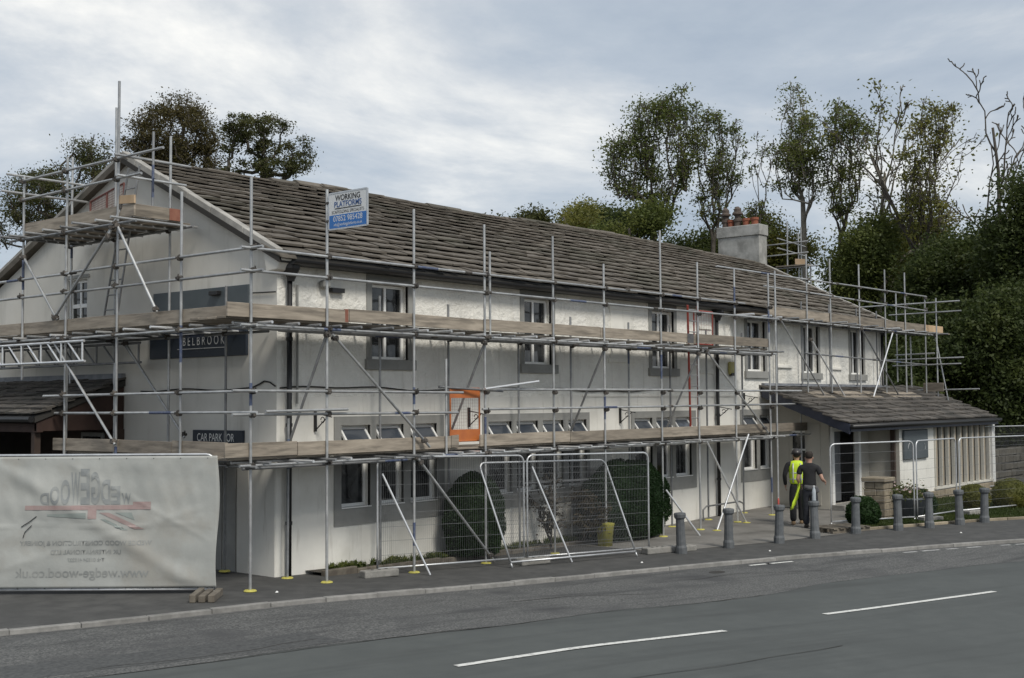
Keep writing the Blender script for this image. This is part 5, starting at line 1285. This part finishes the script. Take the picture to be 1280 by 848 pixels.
def clip_bush(name, c, rx, ry, rz, label, leaf, seed, n=9000, size=.06, group=None, power=2.0, noise=.05):
    rs = np.random.RandomState(seed); t = thing(name, (c[0], c[1], c[2]), label, 'shrub', group)
    d = rs.normal(size=(n, 3)); d /= np.linalg.norm(d, axis=1)[:, None]; d = d[d[:, 2] > -.75]
    f = (np.abs(d) ** power).sum(1) ** (-1 / power)
    rr = f * (1 + noise * np.sin(d[:, 0] * 7 + seed) * np.sin(d[:, 1] * 6) + noise * .6 * np.sin(d[:, 2] * 11 + d[:, 0] * 5)) * rs.uniform(.93, 1.02, len(d))
    P_ = d * rr[:, None] * np.array([rx, ry, rz]) + np.array([c[0], c[1], c[2] + rz * .72])
    P_ = P_[P_[:, 2] > c[2] + .02]
    link('foliage', leaves_mesh('foliage', P_, size, leaf, rs), t)
    bm = bmesh.new(); bmesh.ops.create_icosphere(bm, subdivisions=3, radius=1)
    for q in bm.verts:
        dd = np.array(q.co); ff = (np.abs(dd) ** power).sum() ** (-1 / power)
        q.co = Vector(dd * ff * .93 * np.array([rx, ry, rz]) + np.array([c[0], c[1], c[2] + rz * .72])); q.co.z = max(q.co.z, c[2] + .01)
    me = bpy.data.meshes.new('inner_core'); bm.to_mesh(me); bm.free(); me.materials.append(MATS[leaf]); link('inner_core', me, t)  # solid core added inside the leaf shell to keep its inside dark
    MB().tube((c[0], c[1], c[2] - .05), (c[0], c[1], c[2] + rz * .5), .05, .04).build('stem', 'bark', t)
clip_bush('clipped_yew', (4.55, -.55, -.02), .72, .52, .96, 'dark clipped yew column behind the fence beside white wall', 'leaf_yew', 1, 22000, .045)
clip_bush('clipped_yew', (9.55, -.75, -.1), 1.5, .62, 1.03, 'large rounded green clipped yew standing past the fence end', 'leaf_yew', 2, 52000, .048, power=2.2)
clip_bush('clipped_shrub', (14.75, -4.15, -.05), .42, .4, .42, 'low dark clipped shrub at the foot of the stone pier', 'leaf_yew', 3, 4000, .06)
for i, (x, y, r, lb) in enumerate(((17.7, -4.4, .42, 'rounded box ball beside the grey planter'), (20.3, -4.9, .42, 'olive green box ball at the end of slatted front'), (21.2, -5.6, .5, 'larger olive green box ball nearest the fence panel end'))):
    clip_bush('box_ball', (x, y, 0), r, r, r * .95, lb, 'leaf_olive' if i else 'leaf_yew', 10 + i, 4500, .05, group='clipped box balls')
# untidy plants behind the fence
tree((7.0, -.55, -.1), 1.25, dict(levels=2, kids=[9, 5], start=[.05, .2], ang=[.8, .7], len=[.7, .5], r=.03, wig=.2, upw=.05, rr=.6), 'leaf_dry', 'bark', 'straggly half dead shrub behind the fence', 5, per=2, size=.07, spread=.08, cat='shrub', name='dead_shrub')
tree((8.0, -.7, -.1), .95, dict(levels=2, kids=[10, 6], start=[.05, .2], ang=[.9, .7], len=[.7, .5], r=.03, wig=.2, upw=.05, rr=.6), 'leaf_dry', 'bark', 'small brown twiggy shrub beside the large yew', 6, per=4, size=.08, spread=.08, cat='shrub', name='dead_shrub')
yb = thing('yellow_tub', (8.15, -1.15, -.1), 'upright yellow plastic tub standing behind the fence by the yew', 'tub')
MB().lathe((8.15, -1.15, G(8)), [(.16, 0), (.19, .42), (.205, .44), (.2, .46)], 14).build('body', 'yellow_pot', yb, True); MB().lathe((8.15, -1.15, G(8) + .46), [(.21, 0), (.21, .03), (.05, .05)], 14).build('lid', 'yellow_pot', yb)
# grass, weeds, bed
strip('planting_bed', rng(.65, 9.2, .6), lambda x: -.42 - .02 * math.sin(x * 2), lambda x: .02, lambda x, y: G(x) + .06, 'soil', 2, kind='structure')
x = .65; be = thing('bed_edging', (5, -.45, 0), 'low dark stone edging along the planting bed by the wall', 'edging')
while x < 9.1:
    w = random.uniform(.5, .8); bevel(MB().box(x, x + w - .015, -.53, -.42, G(x) - .1, G(x) + .085 + random.uniform(-.01, .015)).build('stone', 'old_wood', be), .012); x += w
def blades(name, n, region, h, m_, seed, **k):
    rs = np.random.RandomState(seed); P_ = np.array([region(rs) for _ in range(n)])
    az = rs.uniform(0, 6.283, n); hh = h * rs.uniform(.4, 1.3, n); ln = rs.normal(size=(n, 2)) * .35
    w = .012 + .01 * rs.uniform(size=n)
    a = P_ + np.stack([np.cos(az) * w, np.sin(az) * w, 0 * az], 1); b = P_ - np.stack([np.cos(az) * w, np.sin(az) * w, 0 * az], 1)
    c = P_ + np.stack([ln[:, 0] * hh, ln[:, 1] * hh, hh], 1)
    V = np.stack([a, b, c], 1).reshape(-1, 3); link(name, npmesh(name, V, np.arange(3 * n).reshape(n, 3), m_), kind='stuff', **k)
def reg_bed(rs):
    while True:
        x = .7 + 8.4 * rs.uniform() ** .9
        if math.sin(x * 5.1) + math.sin(x * 11.7 + 1) + .8 * math.sin(x * 23) + rs.normal() * .5 > .35: break
    return (x, -.40 + .36 * rs.uniform(), G(x) + .055)
blades('weeds', 2600, reg_bed, .12, 'leaf_grass', 3, label='low green weeds along the foot of the white wall', cat='weeds')
def reg_leafy(rs): q = reg_bed(rs); return (q[0], q[1], q[2] + .10 * rs.uniform())
rsw = np.random.RandomState(8); link('leafy_weeds', leaves_mesh('leafy_weeds', [reg_leafy(rsw) for _ in range(1500)], .07, 'leaf_green', rsw), kind='stuff', label='leafy weeds scattered along the foot of the white wall', cat='weeds')
strip('lawn', rng(13.7, 40, .6), lambda x: min(-4.35 - .55 * (x - 13.7) if x < 18.5 else -6.99 - .2 * (x - 18.5), -3.0), lambda x: -2.85 if x > 20.5 else -4.05 + (0 if x < 16.5 else .3 * (x - 16.5)), lambda x, y: G(x) + .012, 'earth', 4, kind='structure')
def reg_lawn(rs):
    x = 13.75 + 10 * rs.uniform(); a = -4.35 - .55 * (x - 13.7) if x < 18.5 else -6.99 - .2 * (x - 18.5); b = -2.9 if x > 20.5 else -4.1 + (0 if x < 16.5 else .3 * (x - 16.5))
    return (x, a + (b - a) * rs.uniform(), G(x) + .01)
blades('grass', 26000, reg_lawn, .07, 'leaf_grass', 4, label='short lawn grass between bollards and the entrance extension', cat='grass')
le = thing('lawn_edging', (17, -5.6, 0), 'pale stone edging along the lawn behind the bollards', 'edging'); x = 13.7
while x < 24:
    f_ = lambda q: -4.35 - .55 * (q - 13.7) if q < 18.5 else -6.99 - .2 * (q - 18.5)
    a = Vector((x, f_(x), G(x))); b = Vector((x + .8, f_(x + .8), G(x + .8))); bevel(MB().box(.008, (b - a).length - .008, -.1, 0, -.1, .06, frame_on(a, b - a, Vector((0, 0, 1)).cross(b - a))).build('stone', 'stone', le), .01); x += .8
# planters
def planter(x, y, r, h, label, flowers):
    t = thing('planter', (x, y, 0), label, 'planter', 'planters before the slatted front')
    MB().lathe((x, y, 0), [(r * .82, 0), (r, h * .9), (r * 1.06, h * .92), (r * 1.06, h), (r * .9, h), (r * .88, h - .08)], 16).build('tub', 'planter', t, True)
    rs = np.random.RandomState(int(x * 10)); n = 700
    P_ = rs.normal(size=(n, 3)) * np.array([r * .55, r * .55, .12]) + np.array([x, y, h + .08]); P_ = P_[P_[:, 2] > h - .1]
    link('foliage', leaves_mesh('foliage', P_, .09, 'leaf_green', rs), t)
    if flowers: link('flowers', leaves_mesh('flowers', P_[:90] + np.array([0, 0, .06]), .07, 'flower', rs, aspect=1), t)
planter(16.75, -4.5, .40, .52, 'round grey planter of mixed flowers behind the bollards', True)
planter(17.0, -3.75, .36, .5, 'round blue grey planter beside the box ball', False)
MB().path([(13.6, -.35, G(13) + .0), (13.6, -.35, .22), (13.75, -.36, .3), (15.4, -.4, .32), (15.6, -.4, .25), (15.62, -.4, 0)], .022, 8).build('wheel_rail', 'steel_old', label='low bent grey tube rail at the foot of the wall', cat='rail')
# dry stone boundary wall beyond the extension, mostly hidden
bw = thing('boundary_wall', (32, -4.2, 0), 'dark stone boundary wall beyond the end of extension', 'wall')
for row in range(5):
    x = 29.2 + (row % 2) * .2
    while x < 37:
        w = random.uniform(.35, .7); bevel(MB().box(x + .008, x + w - .008, -1.9 + random.uniform(-.02, .02), -1.55, -.1 + row * .26, .15 + row * .26 + random.uniform(-.03, .02)).build('stone', 'stone_dark', bw), .02); x += w
    
# ------------------------------------------------------------------ people
def skin_part(name, m_, parent, M, nodes, edges, sub=2, root=0):
    me = bpy.data.meshes.new(name); me.from_pydata([n_[0] for n_ in nodes], edges, [])
    me.materials.append(MATS[m_]); o = link(name, me, parent, M)
    sk = o.modifiers.new('skin', 'SKIN'); sk.use_smooth_shade = True; sk.branch_smoothing = .4
    for i, n_ in enumerate(nodes):
        d = me.skin_vertices[0].data[i]; r = n_[1]; d.radius = r if isinstance(r, tuple) else (r, r); d.use_root = (i == root)
    ss = o.modifiers.new('sub', 'SUBSURF'); ss.levels = sub; ss.render_levels = sub
    return o
def chain(nodes, edges, pts, start=None):
    """append a chain; pts [(xyz, r)...]; start = index to join"""
    prev = start
    for p in pts:
        nodes.append(p); i = len(nodes) - 1
        if prev is not None: edges.append((prev, i))
        prev = i
    return prev
def person(x, y, heading, label, hivis, step):
    """local axes: +Y facing, +X right"""
    t = thing('person', (x, y, G(x) + .006), label, 'person')
    M = Matrix.Translation((x, y, G(x) + .006)) @ Matrix.Rotation(heading - math.pi / 2, 4, 'Z') @ Matrix.Scale(1.03, 4)
    L = step
    # arms: shoulder, elbow, wrist positions for left/right
    if hivis: armL = [(-.20, 0, 1.43), (-.29, -.03, 1.17), (-.27, .10, .93)]; armR = [(.20, 0, 1.43), (.27, -.03, 1.16), (.22, .12, .95)]
    else: armL = [(-.20, 0, 1.40), (-.27, -.02, 1.14), (-.22, .14, .98)]; armR = [(.20, 0, 1.40), (.30, -.04, 1.14), (.33, .20, 1.08)]
    # body: pelvis to head, arms, hands as one skin
    N, E_ = [], []
    hip = chain(N, E_, [((0, 0, .95), (.13, .10))]); top = chain(N, E_, [((0, .005, 1.15), (.13, .095)), ((0, 0, 1.34), (.155, .10)), ((0, -.005, 1.43), (.10, .075)), ((0, .005, 1.50), (.055, .058)), ((0, .03, 1.57), (.072, .082)), ((0, .035, 1.65), (.092, .112)), ((0, .03, 1.75), (.084, .10))], hip)
    for arm in (armL, armR):
        s_ = arm[0][0] / abs(arm[0][0]); e1 = Vector(arm[2]); e0 = Vector(arm[1]); dd = (e1 - e0).normalized()
        hnd = e1 + dd * .07
        w = chain(N, E_, [((arm[0][0] * .75, 0, arm[0][2]), .065), (arm[0], .058), (tuple(Vector(arm[0]).lerp(e0, .5)), .05), (tuple(e0), .042), (tuple(e0.lerp(e1, .5)), .04), (tuple(e1), .027), (tuple(hnd), (.036, .022))], 3)
    for s_ in (-1, 1):
        ft = L * s_
        chain(N, E_, [((.09 * s_, 0, .88), .09), ((.10 * s_, ft * .25 + .03, .50), .055), ((.10 * s_, ft, .10), .04), ((.10 * s_, ft + .13, .04), .035)], hip)
    skin_part('body', 'skin', t, M, N, E_)
    # fingers: four and a thumb per hand
    for arm in (armL, armR):
        e1 = Vector(arm[2]); dd = (e1 - Vector(arm[1])).normalized(); s_ = 1 if arm[0][0] > 0 else -1; side = dd.cross(Vector((s_, 0, 0))).normalized(); palm = e1 + dd * .09
        for k, (o_, ln) in enumerate(((-.027, .055), (-.009, .07), (.009, .075), (.026, .065))):
            a = palm + side * o_; b = a + dd * ln * .5; c = b + dd * ln * .35 + Vector((-s_ * .025, 0, -.01))
            skin_part('finger', 'skin', t, M, [(tuple(a), .0095), (tuple(b), .0085), (tuple(c), .0075)], [(0, 1), (1, 2)], 1)
        a = e1 + dd * .03 + side * .03; skin_part('thumb', 'skin', t, M, [(tuple(a), .011), (tuple(a + side * .03 + dd * .03), .009), (tuple(a + side * .035 + dd * .06), .008)], [(0, 1), (1, 2)], 1)
    # face details
    for s_ in (-1, 1): 
        skin_part('ear', 'skin', t, M, [((.078 * s_, .02, 1.66), .016), ((.088 * s_, .005, 1.63), .014), ((.082 * s_, .012, 1.60), .01)], [(0, 1), (1, 2)], 1)
        MB().lathe((0, 0, 0), [(.004, -.009), (.011, 0), (.004, .009)], 8).build('eye', 'hair', t, M=M @ Matrix.Translation((.032 * s_, .122, 1.655)))
    skin_part('nose', 'skin', t, M, [((0, .125, 1.66), .01), ((0, .142, 1.625), .014)], [(0, 1)], 1); MB().box(-.025, .025, .118, .126, 1.578, 1.586).build('mouth', 'terracotta', t, M=M)
    # trousers
    N, E_ = [], []; h = chain(N, E_, [((0, 0, 1.06), (.165, .12))]); chain(N, E_, [((0, -.005, .90), (.17, .13))], h)
    for s_ in (-1, 1):
        ft = L * s_; chain(N, E_, [((.095 * s_, 0, .80), (.112, .12)), ((.10 * s_, ft * .25 + .03, .48), .092), ((.10 * s_, ft - .01, .22), .084), ((.10 * s_, ft, .06), .088)], 1)
    skin_part('trousers', 'black_cloth' if hivis else 'dark_jean', t, M, N, E_)
    # shoes
    for s_ in (-1, 1):
        ft = L * s_; zz_ = .045
        skin_part('shoe', 'boot_tan' if hivis else 'shoe', t, M, [((.10 * s_, ft - .07, zz_), (.055, .055)), ((.10 * s_, ft + .08, zz_ - .002), (.06, .05)), ((.105 * s_, ft + .21, zz_ - .01), (.05, .038))], [(0, 1), (1, 2)], 2)
    # top
    N, E_ = [], []; h = chain(N, E_, [((0, -.005, .84), (.18, .135)), ((0, 0, 1.10), (.172, .128)), ((0, 0, 1.31), (.195, .135)), ((0, -.005, 1.43), (.16, .115)), ((0, .0, 1.535), (.085, .085))])
    for arm in (armL, armR):
        pts = [((arm[0][0] * .8, 0, arm[0][2] - .005), .098), (arm[0], .086), (tuple(Vector(arm[0]).lerp(Vector(arm[1]), .62)), .068)]
        if hivis: pts += [(arm[1], .056), (tuple(Vector(arm[1]).lerp(Vector(arm[2]), .55)), .052), (tuple(Vector(arm[2])), .043)]
        chain(N, E_, pts, 3)
    skin_part('jacket' if hivis else 't_shirt', 'black_cloth', t, M, N, E_)
    if hivis:
        v_ = skin_part('hi_vis_vest', 'hivis', t, M, [((0, -.005, .90), (.200, .158)), ((0, 0, 1.12), (.190, .152)), ((0, 0, 1.34), (.222, .162)), ((0, -.005, 1.55), (.205, .14))], [(0, 1), (1, 2), (2, 3)], 2)
        for z in (1.08, 1.23):
            skin_part('reflective_band', 'reflective', t, M, [((0, -.002, z - .04), (.222, .182)), ((0, -.002, z + .04), (.222, .182))], [(0, 1)], 2)
        for sx in (-.09, .09): MB().path([(sx, -.168, 1.0), (sx, -.172, 1.15), (sx, -.168, 1.32), (sx * .95, -.12, 1.46)], .018, 6).build('reflective_band', 'reflective', t, True, M=M)
        bm = bmesh.new(); bmesh.ops.create_uvsphere(bm, u_segments=20, v_segments=12, radius=1)
        for q in list(bm.verts):
            if q.co.z < -.05: bm.verts.remove(q)
        for q in bm.verts: q.co = Vector((q.co.x * .122, q.co.y * .145 + .03, q.co.z * .125 + 1.69))
        me = bpy.data.meshes.new('helmet'); bm.to_mesh(me); bm.free(); me.materials.append(MATS['helmet']); o = link('helmet', me, t, M); o.modifiers.new('s', 'SOLIDIFY').thickness = .008
        for p in me.polygons: p.use_smooth = True
        MB().lathe((0, .03, 1.675), [(.125, 0), (.15, .004), (.15, .012), (.125, .014)], 20).build('helmet_brim', 'helmet', t, M=M)
        skin_part('hair', 'hair', t, M, [((0, -.02, 1.72), (.10, .095)), ((0, -.03, 1.58), (.085, .075))], [(0, 1)], 2)
    else:
        skin_part('hair', 'hair', t, M, [((0, -.01, 1.60), (.085, .085)), ((0, .0, 1.70), (.104, .112)), ((0, .015, 1.80), (.094, .108))], [(0, 1), (1, 2)], 2)
        skin_part('tied_jumper', 'grey_cloth', t, M, [((-.14, -.06, .98), (.05, .08)), ((0, -.09, .94), (.10, .07)), ((.14, -.06, .95), (.06, .09)), ((.17, -.06, .82), (.04, .07))], [(0, 1), (1, 2), (2, 3)], 2)
    return t, M
pa, MA = person(14.2, -2.68, math.radians(28), 'person in yellow hi-vis vest and dark helmet walking to the entrance', True, .12)
pb, Mb2 = person(13.58, -3.32, math.radians(20), 'person in black t-shirt carrying a yellow vest under the arm', False, -.12)
# carried hi-vis vest, draped from the left arm
cv = thing('hi_vis_vest', tuple(Mb2 @ Vector((-.3, .1, .6))), 'loose bright yellow hi-vis vest hanging from the dark haired person\'s arm', 'vest')
v = []; f = []
for i in range(15):
    for j in range(7):
        s_ = i / 14; w = .07 + .06 * math.sin(s_ * 2.6); a = (j / 6 - .5) * 2
        v.append(Mb2 @ Vector((-.245 - .09 * s_ - .10 * s_ * s_ + .03 * math.sin(j * 1.7 + i * .5), .10 + a * w - .10 * s_ * s_, 1.06 - .62 * s_ + .02 * math.sin(j + i * .6))))
for i in range(14):
    for j in range(6): q = i * 7 + j; f.append((q, q + 1, q + 8, q + 7))
o = MB().add(v, f).build('cloth', 'hivis', cv, True); o.modifiers.new('s', 'SOLIDIFY').thickness = .02
